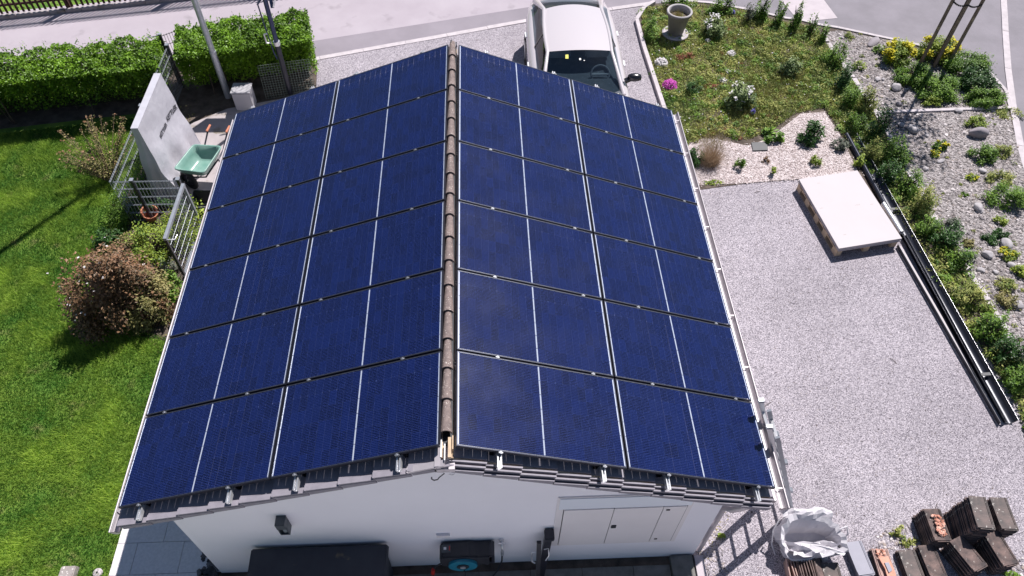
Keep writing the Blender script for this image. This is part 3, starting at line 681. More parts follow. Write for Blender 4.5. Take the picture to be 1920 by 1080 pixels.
t = thing('storage_box', 'large anthracite garden storage box against the white gable', 'storage box', (-1.57,-6.4,0))
MB().box(-2.31,-.84,-6.80,-6.05,.03,.80).build('body','anthracite',t,bevel=.02)
MB().hexa([(-2.35,-6.84,.81),(-.80,-6.84,.81),(-.80,-6.03,.81),(-2.35,-6.03,.81)],[(-2.33,-6.82,.86),(-.82,-6.82,.86),(-.82,-6.04,.90),(-2.33,-6.04,.90)]).build('lid','anthracite',t,bevel=.012)
for x in (-2.1,-1.05): MB().box(x-.05,x+.05,-6.86,-6.842,.70,.84).build('latch','black_plastic',t)
for x in (-2.25,-.92): MB().box(x-.03,x+.03,-6.7,-6.64,0,.03).build('foot','black_plastic',t)

t = thing('hose_reel', 'black wall-mounted hose reel with a blue drum on the white gable', 'hose reel', (.07,-6.15,.55))
mb = MB(); hx = [(-.23,.78),(-.20,.83),(.10,.845),(.20,.82),(.38,.82),(.38,.66),(.34,.62),(.34,.50),(.26,.56),(.16,.46),(-.12,.46),(-.17,.52),(-.23,.58)]
mb.add([(x,-6.20,z) for x,z in hx]+[(x,-6.01,z) for x,z in hx], [tuple(range(13)), tuple(range(25,12,-1))]+[(i,13+i,13+(i+1)%13,(i+1)%13) for i in range(13)])
mb.build('housing','black_plastic',t,bevel=.018)
def disc(c, r, y0, y1, n=28):
    mb = MB(); f = [(c[0]+r*math.cos(2*math.pi*k/n), y0, c[1]+r*math.sin(2*math.pi*k/n)) for k in range(n)]; g = [(p[0], y1, p[2]) for p in f]
    mb.add(f+g, [tuple(range(n)), tuple(range(2*n-1,n-1,-1))]+[(i,n+i,n+(i+1)%n,(i+1)%n) for i in range(n)]); return mb
disc((.03,.63),.165,-6.235,-6.202).build('drum','teal',t)
disc((.03,.63),.07,-6.245,-6.236).build('hub','black_plastic',t)
disc((.03,.63),.032,-6.255,-6.246).build('hub_cap','alu',t)
MB().hexa([(-.205,-6.14,.832),(-.10,-6.14,.838),(-.10,-6.05,.838),(-.205,-6.05,.832)],[(-.205,-6.14,.838),(-.10,-6.14,.843),(-.10,-6.05,.843),(-.205,-6.05,.838)]).build('sticker','lamp_body',t)
MB().box(-.18,-.15,-6.11,-6.08,.843,.847).build('sticker_print','white_print',t)
MB().box(-.12,-.108,-6.12,-6.07,.8445,.8475).build('sticker_print','red_plastic',t)
MB().box(.335,.395,-6.20,-6.03,.60,.835).build('bracket','black_metal',t)
mb = MB(); mb.tube([(-.22,-6.15,.52),(-.30,-6.17,.46),(-.335,-6.2,.34),(-.34,-6.22,.10),(-.34,-6.24,.0)],.010,8).build('hose','black_plastic',t)
MB().tube([(-.325,-6.19,.42),(-.337,-6.205,.33)],.024,10).build('connector','red_plastic',t)
MB().tube([(.04,-6.25,.52),(.06,-6.36,.25),(.12,-6.40,.12),(.18,-6.45,.03)],.010,8).build('hose','black_plastic',t)

t = thing('garden_tap', 'chrome garden tap with a black hose on the white gable, right of the hose reel', 'tap', (.48,-6,.7))
disc((.48,.80),.028,-6.02,-6.001).build('flange','alu',t)
MB().tube([(.48,-6.02,.80),(.48,-6.07,.79),(.485,-6.085,.72),(.485,-6.085,.62)],.013,8).build('spout','alu',t)
MB().beam((.44,-6.06,.83),(.52,-6.06,.83),.014).build('handle','alu',t)
MB().tube([(.485,-6.085,.64),(.485,-6.085,.54)],.019,10).build('connector','galvanised',t)
MB().tube([(.485,-6.085,.55),(.48,-6.10,.35),(.42,-6.14,.12),(.33,-6.22,.03),(.2,-6.32,.02)],.010,8).build('hose','black_plastic',t)

t = thing('folding_trestle', 'folded black trestle with silver brackets leaning on the gable left of the meter cabinet', 'trestle', (.93,-6.2,0))
MB().beam((.93,-6.24,0),(1.01,-6.05,1.08),.085,.05,up=(0,1,0)).build('leg','black_metal',t)
MB().beam((.90,-6.34,0),(.90,-6.10,.95),.05,.04,up=(0,1,0)).build('leg','black_plastic',t)
MB().box(.955,1.065,-6.13,-6.01,1.04,1.12).build('head','black_metal',t,bevel=.008)
MB().tube([(.86,-6.16,.80),(.82,-6.16,.80),(.82,-6.20,.62),(.86,-6.22,.60)],.008,6).build('bracket','alu',t)
MB().tube([(.96,-6.14,.82),(1.01,-6.12,.80),(1.02,-6.16,.66),(.98,-6.2,.62)],.008,6).build('bracket','alu',t)

# black pebbles in the corner strip by the patio
P = fill([(-3.2,-8),(-2.95,-8),(-2.95,-5.62),(-3.05,-5.62),(-3.2,-5.75)], 420, .02); V,F,T = rocks_arrays(P, rng.uniform(.05,.10,len(P)), .7); stuff(np_mesh('black_pebbles',V,F,'black_pebbles',T), 'rounded black pebbles along the garage wall', 'pebbles')
P = fill([(2.88,-7),(3.25,-7),(3.25,-5.2),(2.88,-5.2)], 500, .015); V,F,T = rocks_arrays(P, rng.uniform(.01,.03,len(P)), .7); stuff(np_mesh('loose_pebbles',V,F,'pebbles',T), 'loose grit along the foot of the garage wall', 'pebbles')
t = thing('white_stones', 'small heap of white stones at the garage corner beside the gravel', 'stones', (2.98,-5.72,0))
for k,(x,y,s) in enumerate(((2.95,-5.62,.07),(3.02,-5.68,.06),(2.93,-5.75,.05),(3.0,-5.78,.06),(2.92,-5.84,.045),(3.06,-5.75,.05))):
    V,F,T = rocks_arrays(np.array([[x,y,.03]]), np.array([s*1.5]), .8); o = np_mesh('stone',V,F,'board_top',T,t)

# ================================================================== LADDER
t = thing('ladder', 'two-section aluminium ladder leaning on the right-hand gutter', 'ladder', (4.2,-5.4,0))
foot = [Vector((4.18,-5.14,0)), Vector((4.18,-5.56,0))]; top = [Vector((3.27,-5.18,2.36)), Vector((3.27,-5.50,2.38))]
dd = (top[0]-foot[0]).normalized(); nn = Vector((dd.z,0,-dd.x))       # out of the ladder plane, to the right
for i in (0,1):
    a, b = foot[i], top[i]
    MB().beam(a, b, .024, .050, up=nn).build('stile','alu',t)
    a2 = a + (b-a)*.02 + nn*.062 ; b2 = a + (b-a)*.90 + nn*.062
    MB().beam(a2, b2, .024, .050, up=nn).build('stile','grey_metal',t)
    e = b + dd*.02; MB().hexa([b+Vector((-.035,-.022,0)), b+Vector((.035,-.022,0)), b+Vector((.035,.022,0)), b+Vector((-.035,.022,0))],[e+Vector((-.028,-.018,.02)), e+Vector((.028,-.018,.02)), e+Vector((.028,.018,.02)), e+Vector((-.028,.018,.02))]).build('end_cap','grey_metal',t)
    MB().box(a.x-.04,a.x+.07,a.y-.03,a.y+.03,0,.05).build('foot_pad','rubber',t)
    sl_ = MB()
    for k in range(11):
        p = a + (b-a)*(.10+.075*k) + nn*.0885; sl_.beam(p-dd*.006, p+dd*.006, .016, .004, up=nn)
    so_ = sl_.build('slots','black_plastic',t); so_['kind'] = 'stuff'
    for k in range(8):
        p = a + (b-a)*(.12+.105*k) + nn*.104
        if k in (2,5): MB().beam(p - dd*.03 - Vector((0,0,0)), p + dd*.03, .05, .03, up=nn).build('guide_hook','grey_metal',t)
for k in range(8):
    p = foot[0].lerp(top[0], .09+.115*k); q = foot[1].lerp(top[1], .09+.115*k)
    MB().beam(p, q, .03, .03, up=nn).build('rung','alu',t)
    sh_ = nn*.07 + dd*(SUN.dot(dd)/SUN.dot(nn)*.07)
    if k < 7: MB().beam(p + sh_, q + sh_, .026, .026, up=nn).build('rung','alu',t)

# ================================================================== BIG BAG
t = thing('big_bag', 'open white woven bulk bag standing on the gravel at the foot of the ladder', 'bag', (4.27,-5.93,0))
bc = Vector((4.27,-5.93,0)); n = 40
def ring(rx, ry, z, wob, dz, ph):
    o = []
    for k in range(n):
        a = 2*math.pi*k/n
        q = 1 + wob*(.5*math.sin(3*a+ph)+.3*math.sin(5*a+2*ph)+.2*math.sin(11*a+ph)+.14*math.sin(17*a))
        sq = (abs(math.cos(a))**3+abs(math.sin(a))**3)**(-1/3)
        o.append((bc.x+rx*q*sq*math.cos(a), bc.y+ry*q*sq*math.sin(a), max(.003, z+dz*(.45*math.sin(a)+.3*math.sin(2*a+ph)+.2*math.sin(5*a+ph)+.12*math.sin(13*a+ph)))))
    return o
rows = [ring(.30,.20,.004,.06,0,0), ring(.36,.24,.08,.14,.03,.6), ring(.33,.215,.17,.18,.05,1.4), ring(.38,.25,.25,.16,.08,2.1), ring(.395,.262,.32,.15,.12,2.6), ring(.385,.25,.35,.15,.13,2.8), ring(.34,.19,.31,.16,.10,2.9), ring(.31,.15,.20,.15,.06,2.2), ring(.28,.13,.08,.10,.02,1.2), ring(.10,.05,.04,.05,.01,.2)]
mb = MB(); mb.grid(rows, smooth=False, close=True); mb.add(rows[-1], [tuple(range(n))]); mb.build('bag_cloth','bag_fabric',t)
mb = MB(); fl = []
for j in range(8):
    fl.append([(bc.x-.30+.078*i+.03*math.sin(j*1.7+i*2.3), bc.y-.235+.030*j+.025*math.sin(i*2.1+j*1.3), .33+.05*math.sin(i*1.9+j*1.1)*(.4+.12*j)-.003*j*j+.03*math.cos(j*2+i*3)) for i in range(9)])
mb.grid(fl, smooth=False); mb.build('folded_flap','bag_fabric',t)
mb = MB(); fl = []
for j in range(5):
    fl.append([(bc.x-.30+.07*i, bc.y+.20+.035*j+.02*math.sin(i*1.1), .36+.10*math.sin(math.pi*i/9)-.02*(j-2)**2+.02*math.sin(i*2.7+j)) for i in range(10)])
mb.grid(fl, smooth=False); mb.build('folded_flap','bag_fabric',t)
for pts in (((.36,.06,.36),(.44,.08,.40),(.47,.02,.30),(.40,-.03,.23),(.35,.0,.26)),((-.36,.20,.40),(-.44,.10,.30),(-.45,-.02,.16),(-.40,-.12,.06))):
    MB().tube([bc+Vector(q) for q in pts],.010,6).build('loop','bag_fabric',t)

# ================================================================== STACKED OLD TILES
def tile_mesh(body, name='old_roof_tile', flip=False):
    mb = MB(); w, l, h = .215, .40, .016
    mb.box(0, w-.035, -l+.045, 0, .004, h); mb.box(w-.035, w-.026, -l, 0, .004, h+.007); mb.box(w-.020, w-.011, -l, 0, .002, h+.004); mb.box(w-.026, w, -l, 0, 0, .006)
    mb.box(0, w-.035, -l, -l+.045, .0, h+.008); mb.box(.035, w-.01, -l-.014, -l, 0, h*.8)
    if flip: mb.box(0, .012, -l, 0, h, h+.012); mb.box(.02, .03, -l, 0, h, h+.012); mb.box(.03, w-.04, -.03, -.005, h, h+.014)
    me = bpy.data.meshes.new(name); me.from_pydata(mb.v, [], mb.f); me.materials.append(MAT[body]); return me
TM = {k: tile_mesh(k) for k in ('old_tile','old_tile_pale','new_tile','old_tile_edge')}
TF = tile_mesh('old_tile_edge', flip=True)
def stack(tl, tr, bl, n, kind, label_top, label_rest, group, th=.034, z0=0.0, lean=(0,0), ang_j=.02, mesh_rest='old_tile', shape=None):
    h = z0 + n*th
    a = G(*tl, h); b = G(*tr, h); c = G(*bl, h); ang = math.atan2((a-c).y, (a-c).x) - math.pi/2
    for k in range(n):
        f = n-1-k
        topm = f == 0
        me = (shape or TM[kind]) if topm else TM[mesh_rest]
        o = bpy.data.objects.new('old_roof_tile' if kind != 'new_tile' else 'grey_roof_tile', me); COL.objects.link(o)
        j = 0 if topm else 1
        o.location = (a.x - lean[0]*f + j*rng.uniform(-.010,.010), a.y - lean[1]*f + j*rng.uniform(-.012,.012), z0 + k*th)
        o.rotation_euler = (0, 0, ang + j*rng.uniform(-ang_j, ang_j))
        tag(o, label_top if topm else label_rest, 'roof tile', group)
    return a, b, c, h, ang
def rubble(name, label, a, b, c, h, ang, box, n, sz):
    u = (b-a).normalized(); v = (c-a).normalized(); P = []
    for k in range(n):
        s = rng.uniform(box[0], box[1]); q = rng.uniform(box[2], box[3]); p = a + u*s + v*q; P.append((p.x, p.y, h + .004 + rng.uniform(0,.018)))
    V,F,T = rocks_arrays(np.array(P), rng.uniform(sz*.5, sz*1.3, n), .5, .35); o = np_mesh(name,V,F,'clay_shards',T); stuff(o, label, 'rubble')
sA = stack((1733,953),(1766,951),(1755,1014), 9, 'old_tile', 'weathered roof tile with broken clay shards on it, on top of the leftmost tall stack', 'roof tile inside the leftmost tall stack, under the clay shards', 'tiles of the stack topped with clay shards', lean=(.004,0))
rubble('clay_shards', 'broken orange clay shards lying on the leftmost tall tile stack', *sA, (.06,.17,.10,.36), 60, .035)
stack((1817,928),(1850,928),(1834,985), 17, 'old_tile_pale', 'brown weathered roof tile on top of the tallest stack at the back', 'dark roof tile inside the tallest stack at the back', 'tiles of the tallest stack', lean=(.006,.002))
stack((1857,931),(1889,926),(1880,992), 14, 'old_tile_pale', 'grey lichen-spotted roof tile on top of the stack in the far right back corner', 'dark roof tile inside the stack in the far right back corner', 'tiles of the back right stack', lean=(0,0))
stack((1782,1014),(1815,998),(1826,1068), 9, 'old_tile', 'dark roof tile lying skewed with an orange broken edge, on top of the middle stack', 'roof tile inside the middle skewed stack', 'tiles of the middle skewed stack', lean=(.002,.004), ang_j=.04)
stack((1846,1000),(1880,990),(1884,1062), 11, 'old_tile', 'reddish brown roof tile on top of the front right stack', 'roof tile inside the front right stack', 'tiles of the front right stack')
stack((1722,1022),(1752,1018),(1748,1085), 5, 'old_tile', 'dark plain roof tile with a white spot, left of the skewed stack', 'roof tile under the white-spotted tile left of the skewed stack', 'tiles of the white-spotted stack')
stack((1685,1031),(1717,1026),(1706,1088), 4, 'old_tile_pale', 'greenish dark roof tile with a rounded upper lip, right of the salmon clay piece', 'roof tile under the greenish tile beside the salmon clay piece', 'tiles of the low greenish stack', shape=None)
sH = stack((1634,1028),(1672,1028),(1655,1095), 3, 'old_tile_edge', 'upturned ribbed roof tile holding orange clay pieces', 'roof tile under the upturned ribbed tile', 'tiles of the upturned stack', shape=TF)
rubble('clay_crumbs', 'orange clay crumbs at the upper end of the upturned tile', *sH, (.045,.14,.02,.09), 34, .028)
a, b, c, h, ang = sH; u = (b-a).normalized(); v = (c-a).normalized()
t = thing('clay_slab', 'salmon clay tile fragment with a jagged edge lying in the upturned tile', 'tile fragment', a + u*.05 + v*.1 + Vector((0,0,.0)))
q = lambda s, w: a + u*s + v*w
pl = [q(.035,.11), q(.10,.105), q(.115,.12), q(.16,.10), q(.185,.30), q(.165,.40), q(.07,.40), q(.075,.26)]
mb = MB(); pl = pl[::-1]; mb.prism([(p.x,p.y) for p in pl], h+.014, h+.030); mb.build('fragment','clay',t)
t = thing('slate_offcut', 'small dark grey slate offcut lying on the salmon clay fragment', 'slate', a + u*.1 + v*.2)
pl = [q(.085,.19), q(.135,.185), q(.15,.28), q(.10,.31)][::-1]; MB().prism([(p.x,p.y) for p in pl], h+.032, h+.044).build('slate','new_tile',t)
stack((1586,1017),(1621,1017),(1611,1078), 4, 'new_tile', 'clean plain grey new roof tile beside the white bag', 'new grey roof tile under the clean grey one beside the bag', 'new grey tiles', mesh_rest='new_tile')
stack((1540,1054),(1574,1048),(1556,1112), 5, 'old_tile_pale', 'mossy grey roof tile with pale raised edges, right of the leaning tiles', 'roof tile under the mossy one with pale edges', 'tiles of the mossy stack', shape=TM['old_tile_pale'])
# tiles standing on edge in front of the bag
base = G(1520,1075,0)
for k in range(8):
    o = bpy.data.objects.new('old_roof_tile', TM['old_tile']); COL.objects.link(o)
    o.location = (base.x - .22 + k*.032, base.y + .17, .23 + .004*k); o.rotation_euler = (0, math.radians(78+rng.uniform(-3,3)) if k < 7 else math.radians(42), rng.uniform(-.03,.03))
    if k == 7: o.location = (base.x-.03, base.y+.16, .24)
    tag(o, 'dark roof tile standing on edge in front of the white bag' if k < 7 else 'brown roof tile leaning at a slant against the row standing on edge', 'roof tile', 'tiles standing on edge by the bag')
base = G(1478,1078,0)
for k in range(6):
    o = bpy.data.objects.new('broken_roof_tile', TM['old_tile_edge']); COL.objects.link(o)
    o.location = (base.x - .05 + .035*k, base.y + .14, .19); o.rotation_euler = (0, math.radians(80+rng.uniform(-5,5)), rng.uniform(-.06,.06)); 
    tag(o, 'broken reddish tile on edge at the left end of the tile pile', 'roof tile', 'broken tiles at the left end of the pile')
# rubble and weeds round the piles
P = np.concatenate([fill([tuple(G(*p)[:2]) for p in ((1640,1000),(1700,985),(1725,1005),(1740,1030),(1640,1030))], 160, .016), fill([tuple(G(*p)[:2]) for p in ((1880,1060),(1925,1040),(1925,1090),(1880,1090))], 90, .016)])
V,F,T = rocks_arrays(P, rng.uniform(.012,.05,len(P)), .6); stuff(np_mesh('rubble',V,F,'pebbles',T), 'small stones and rubble between the tile stacks', 'rubble')

# ================================================================== PALLET AND GUTTER PARTS
A, B, Cc, D = G(1498,336,.235), G(1612,320,.235), G(1691,447,.235), G(1573,466,.235)     # corners of the board: far left, far right, near right, near left
t = thing('pallet', 'wooden pallet lying on the gravel under the pale board', 'pallet', (float(D.x), float(D.y), 0))
ex = (Cc-D).normalized(); ey = (A-D).normalized(); lx, ly = (Cc-D).length, (A-D).length
def pb(x0,x1,y0,y1,z0,z1,name,m):
    o = Vector((D.x,D.y,0)); c4 = [o+ex*x0+ey*y0, o+ex*x1+ey*y0, o+ex*x1+ey*y1, o+ex*x0+ey*y1]
    return MB().hexa([v+Vector((0,0,z0)) for v in c4],[v+Vector((0,0,z1)) for v in c4]).build(name,m,t)
for x in (.015,lx/2-.05,lx-.115):
    pb(x,x+.10,.02,ly-.02,0,.020,'bottom_board','timber')
    for y in (.02, ly*.25, ly/2-.07, ly*.75-.1, ly-.16): pb(x,x+.10,y,y+.14,.0205,.115,'block','timber')
    pb(x,x+.10,.02,ly-.02,.1155,.135,'stringer_board','timber')
for k in range(9): pb(.01,lx-.01,.015+k*(ly-.12)/8,.105+k*(ly-.12)/8,.1355,.158,'deck_board','timber')
t = thing('board', 'large pale fibreboard sheets lying on the wooden pallet', 'board', (float(D.x), float(D.y), .158))
def bp_(x0,x1,y0,y1,z0,z1,name):
    o = Vector((D.x,D.y,0)); c4 = [o+ex*x0+ey*y0, o+ex*x1+ey*y0, o+ex*x1+ey*y1, o+ex*x0+ey*y1]
    return MB().hexa([v+Vector((0,0,z0)) for v in c4],[v+Vector((0,0,z1)) for v in c4]).build(name,'board_top',t)
bp_(.016,lx+.004,-.004,ly,.1585,.176,'sheet'); bp_(.004,lx-.006,.003,ly+.003,.1765,.195,'sheet'); bp_(.010,lx+.002,-.002,ly-.004,.1955,.214,'sheet'); bp_(0,lx,0,ly+.004,.2145,.236,'sheet')
for s_,w_,l_ in ((.06,.55,.06),(.25,.9,.05),(.62,.52,.09),(.86,.50,.05),(.18,.16,.05)):
    o = Vector((D.x,D.y,.2364)); p = o+ex*lx*s_+ey*ly*w_; q_ = p+ex*l_
    MB().hexa([p, q_, q_+ey*.003, p+ey*.003],[v+Vector((0,0,.0004)) for v in (p, q_, q_+ey*.003, p+ey*.003)]).build('scuff_mark','stake_wood',t)

def trough(name, label, a, b, r, m, z, openup=math.pi, roll=0.0, wall=.004, sub_=None, group=None, depth=1.0):
    a = Vector((a.x,a.y,z)); b = Vector((b.x,b.y,z)); t = thing(name, label, 'gutter', (a+b)/2, group); d = (b-a).normalized(); s = Vector((-d.y,d.x,0)); up = Vector((0,0,1)); rows = []
    for p in (a,b):
        o = [p + (s*math.cos(x)*r - up*math.sin(x)*r*depth) for x in np.linspace(roll, roll+openup, 11)]; i = [p + (s*math.cos(x)*(r-wall) - up*math.sin(x)*(r-wall)*depth) for x in np.linspace(roll+openup, roll, 11)]
        rows.append(o+i)
    mb = MB(); mb.grid(rows, close=True); k=len(rows[0])
    mb.add(rows[0], [tuple(range(k))]); mb.add(rows[1], [tuple(range(k))[::-1]]); mb.build('trough', m, t)
    e = s*math.cos(roll)*r - up*math.sin(roll)*r*depth; 
    if r > .08: MB().tube([a+e, b+e], .0045, 6).build('rolled_edge','zinc', t)
    if sub_: sub_(t, a, b, d, s)
    return t
def seams(t, a, b, d, s):
    for q in (.33, .88):
        p = a.lerp(b,q); MB().beam(p-s*.07-d*.03+Vector((0,0,-.02)), p+s*.075-d*.03+Vector((0,0,-.02)), .05,.012).build('joint_clip','black_plastic',t)
g1, g2 = G(1598,250,.12), G(1898,788,.12)
trough('gutter_length', 'long black half-round gutter length lying open along the hedge past the pallet', g1, g2, .095, 'black_metal', .12, math.pi*.94, .06, sub_=seams)
h1, h2 = G(1612,292,.05), G(1870,775,.07)
dxy = Vector((-.17,0,0))
trough('gutter_length', 'dark inner gutter length lying directly left of the long black one', G(1694,440,.06), G(1882,790,.06), .05, 'black_metal', .065, math.pi*.9, .1)
t = thing('drain_pipe', 'dark round drain pipe end showing above the pallet beside the black gutter', 'pipe', (float(G(1590,250).x)-.10, float(G(1590,250).y)-.1, .05))
MB().tube([G(1587,252,.06), G(1690,442,.06)], .045, 14).build('pipe_tube','frame_black',t)
t = thing('silver_pipe', 'short silver downpipe length wedged between the board and the black gutter', 'pipe', G(1660,390,.1))
MB().tube([G(1656,382,.16), G(1690,436,.16)], .042, 14).build('pipe_tube','alu',t)
t = thing('pale_flashing', 'thin pale pink metal flashing strip lying left of the black gutters', 'flashing', G(1780,620,.03))
p, q_ = G(1686,462,.03), G(1878,796,.03); s = Vector((.035,0,0))
MB().hexa([p-s+Vector((0,0,.0)), q_-s, q_+s, p+s],[v+Vector((0,0,.006)) for v in (p-s,q_-s,q_+s,p+s)]).build('strip','board_top',t)
MB().hexa([p-s*1.3, q_-s*1.3, q_-s*1.1, p-s*1.1],[v+Vector((0,0,.06)) for v in (p-s*1.3,q_-s*1.3,q_-s*1.1,p-s*1.1)]).build('upstand','black_metal',t)

# ================================================================== CAR
t = thing('car', 'white parked car with black windscreen facing the garage', 'car', (2.2,3.0,0)); cx = 2.2
ST = [(.62,.42,.58,.30),(.72,.66,.66,.24),(.95,.80,.74,.20),(1.4,.88,.82,.19),(2.0,.905,.90,.19),(2.7,.91,.94,.19),(3.4,.915,.955,.19),(4.2,.91,.97,.19),(4.7,.875,.98,.20),(5.1,.80,.96,.24),(5.3,.64,.86,.34)]
rows = []
for y,w,zt,zb in ST:
    prof = [(-w*.90,zb),(-w*.985,zb+.10),(-w,.48),(-w*.985,.62),(-w*1.0,zt-.16),(-w*.955,zt-.05),(-w*.86,zt),(-w*.5,zt+.035),(0,zt+.045)]
    rows.append([(cx+a,y,z) for a,z in prof] + [(cx-a,y,z) for a,z in prof[-2::-1]])
mb = MB(); mb.grid(rows); mb.add(rows[0],[tuple(range(17))]); mb.add(rows[-1],[tuple(range(17))[::-1]]); body = mb.build('body','car_paint',t)
YA0, YA1, YC1, YC0 = 1.95, 2.80, 4.22, 5.0     # windscreen foot, windscreen head, roof end, rear glass foot
def roofz(x,y): return 1.375 - .16*((x/.66)**2)*.55 - .10*((y-3.45)/1.0)**2*.35
def lerp(a,b,f): return a+(b-a)*f
hw_top = .585; hw_bot = .715
rg = []
for j in range(13):
    y = lerp(YA1,YC1,j/12); wd = hw_top + .03*math.sin(math.pi*j/12) - .03*(j/12)
    rg.append([(cx+wd*u, y + (.05*(1-u*u) if j==12 else (-.06*(1-u*u) if j==0 else 0)), roofz(wd*u,y)) for u in np.linspace(-1,1,13)])
MB().grid(rg).build('roof','car_paint',t)
ws = []
for j in range(9):
    f = j/8; y = lerp(YA0,YA1,f); wd = lerp(hw_bot,hw_top,f); zc = lerp(.93, roofz(0,YA1)-.004, f) 
    ws.append([(cx+wd*u, y-.16*(1-u*u)*(1-f) - .06*(1-u*u)*f, lerp(.95, roofz(wd*u,YA1)-.004, f) + .03*math.sin(math.pi*f)) for u in np.linspace(-1,1,13)])
MB().grid(ws[::1]).build('windscreen','car_glass',t)
rw = []
for j in range(7):
    f = j/6; y = lerp(YC1,YC0,f); wd = lerp(hw_top-.03,hw_bot-.10,f)
    rw.append([(cx+wd*u, y+.05*(1-u*u)*(1-f)+.14*(1-u*u)*f, lerp(roofz(wd*u,YC1)-.004,1.0,f)+.03*math.sin(math.pi*f)) for u in np.linspace(-1,1,13)])
MB().grid(rw).build('rear_window','car_glass',t)
for sd in (-1,1):
    def edge(y):
        j = (y-YA1)/(YC1-YA1); wd = hw_top+.03*math.sin(math.pi*min(max(j,0),1))-.03*min(max(j,0),1)
        return (wd, roofz(wd,y))
    sg = []
    ys = np.linspace(YA0+.12,YC0-.25,19)
    for y in ys:
        bx, bz = .775, .965
        if y < YA1: f=(y-YA0)/(YA1-YA0); tx, tz = lerp(hw_bot,hw_top,f)+.012, lerp(.95,roofz(hw_top,YA1),f)+.02
        elif y > YC1: f=(y-YC1)/(YC0-YC1); tx, tz = lerp(hw_top-.03,hw_bot-.1,f)+.03, lerp(roofz(hw_top,YC1),1.0,f)
        else: tx, tz = edge(y); tx += .012
        sg.append([(cx+sd*lerp(bx,tx,k/5), y, lerp(bz,tz-.02,k/5)+.012*math.sin(math.pi*k/5)) for k in range(6)])
    MB().grid(sg if sd > 0 else sg[::-1]).build('side_window','car_glass',t)
    # pillars and roof rail in body colour
    pts = [(cx+sd*(hw_bot+.03), YA0-.02, .955),(cx+sd*lerp(hw_bot,hw_top,.5)+sd*.012, lerp(YA0,YA1,.5), lerp(.95,roofz(hw_top,YA1),.5)+.015)]
    pts += [(cx+sd*(edge(y)[0]+.006), y, edge(y)[1]-.012) for y in np.linspace(YA1,YC1,8)]
    pts += [(cx+sd*(lerp(hw_top-.03,hw_bot-.06,f)+.01), lerp(YC1,YC0,f), lerp(roofz(hw_top-.03,YC1),1.0,f)-.005) for f in (.35,.7,1.0)]
    MB().tube(pts,[.045,.036,.034,.034,.034,.034,.034,.034,.036,.04,.05,.06,.075],8).build('pillar','car_paint',t)
    y = 3.45; e = edge(y); MB().beam((cx+sd*.782,y,.96),(cx+sd*(e[0]+.02),y,e[1]-.02),.05,.012,up=(1,0,0)).build('door_pillar','car_trim',t)
    for y0,y1 in ((3.0,3.16),(4.0,4.16)):
        MB().box(min(cx+sd*.905,cx+sd*.935),max(cx+sd*.905,cx+sd*.935),y0,y1,.80,.83).build('door_handle','alu',t)
    mm = MB(); c0 = Vector((cx+sd*1.0, 2.40, .99)); rows2 = []
    for i in range(7):
        a = math.pi*i/6; rr = math.sin(a); rows2.append([(c0.x+.135*-math.cos(a)*sd, c0.y+.085*rr**.6*math.cos(b_), c0.z+.075*rr**.6*math.sin(b_)) for b_ in np.linspace(0,2*math.pi,13)[:-1]])
    mm.grid(rows2, close=True); mi = mm.build('mirror','car_trim',t)
    MB().beam((cx+sd*.82,2.36,.94),(cx+sd*.93,2.39,.97),.09,.05).build('mirror_arm','car_trim',mi)
    for yw in (1.45,4.3):
        w_ = MB(); rws = []
        for xx,rr in ((.70,.30),(.72,.33),(.90,.33),(.915,.31),(.915,.22),(.90,.20)):
            rws.append([(cx+sd*xx, yw+rr*math.cos(a), .33+rr*math.sin(a)) for a in np.linspace(0,2*math.pi,25)[:-1]])
        w_.grid(rws, close=True); wo = w_.build('wheel','rubber',t)
        rr_ = MB(); rws = [[(cx+sd*xx, yw+rr*math.cos(a), .33+rr*math.sin(a)) for a in np.linspace(0,2*math.pi,21)[:-1]] for xx,rr in ((.905,.20),(.912,.19),(.90,.06),(.905,.001))]
        rr_.grid(rws, close=True); rr_.build('rim','alu',wo)
    MB().hexa([(cx+sd*.50-.12,.60,.52),(cx+sd*.50+.12,.60,.52),(cx+sd*.50+.12,.75,.52),(cx+sd*.50-.12,.75,.52)],[(cx+sd*.50-.12,.62,.64),(cx+sd*.50+.12,.62,.64),(cx+sd*.50+.12,.78,.66),(cx+sd*.50-.12,.78,.66)]).build('headlight','lamp_glass',t)
MB().grid([[(cx+u*wd_, y_, z_) for u in np.linspace(-1,1,7)] for y_,wd_,z_ in ((1.80,.70,.972),(2.35,.73,1.012),(2.36,.73,.985),(3.6,.735,1.025),(4.9,.62,1.035))], smooth=False).build('dashboard','car_interior',t)
sw=Vector((cx+.36,2.42,1.06)); ring_=[sw+Vector((.17*math.cos(a),.10*math.sin(a),.12*math.sin(a))) for a in np.linspace(0,2*math.pi,25)]; wh_=MB().tube(ring_,.016,6,cap=False).build('steering_wheel','car_seat',t)
MB().beam(sw+Vector((-.16,0,0)),sw+Vector((.16,0,0)),.05,.02).build('spoke','car_seat',wh_)
for u_ in (-.36,.36):
    MB().box(cx+u_-.22,cx+u_+.22,2.95,3.08,1.03,1.24).build('seat_back','car_seat',t,bevel=.03)
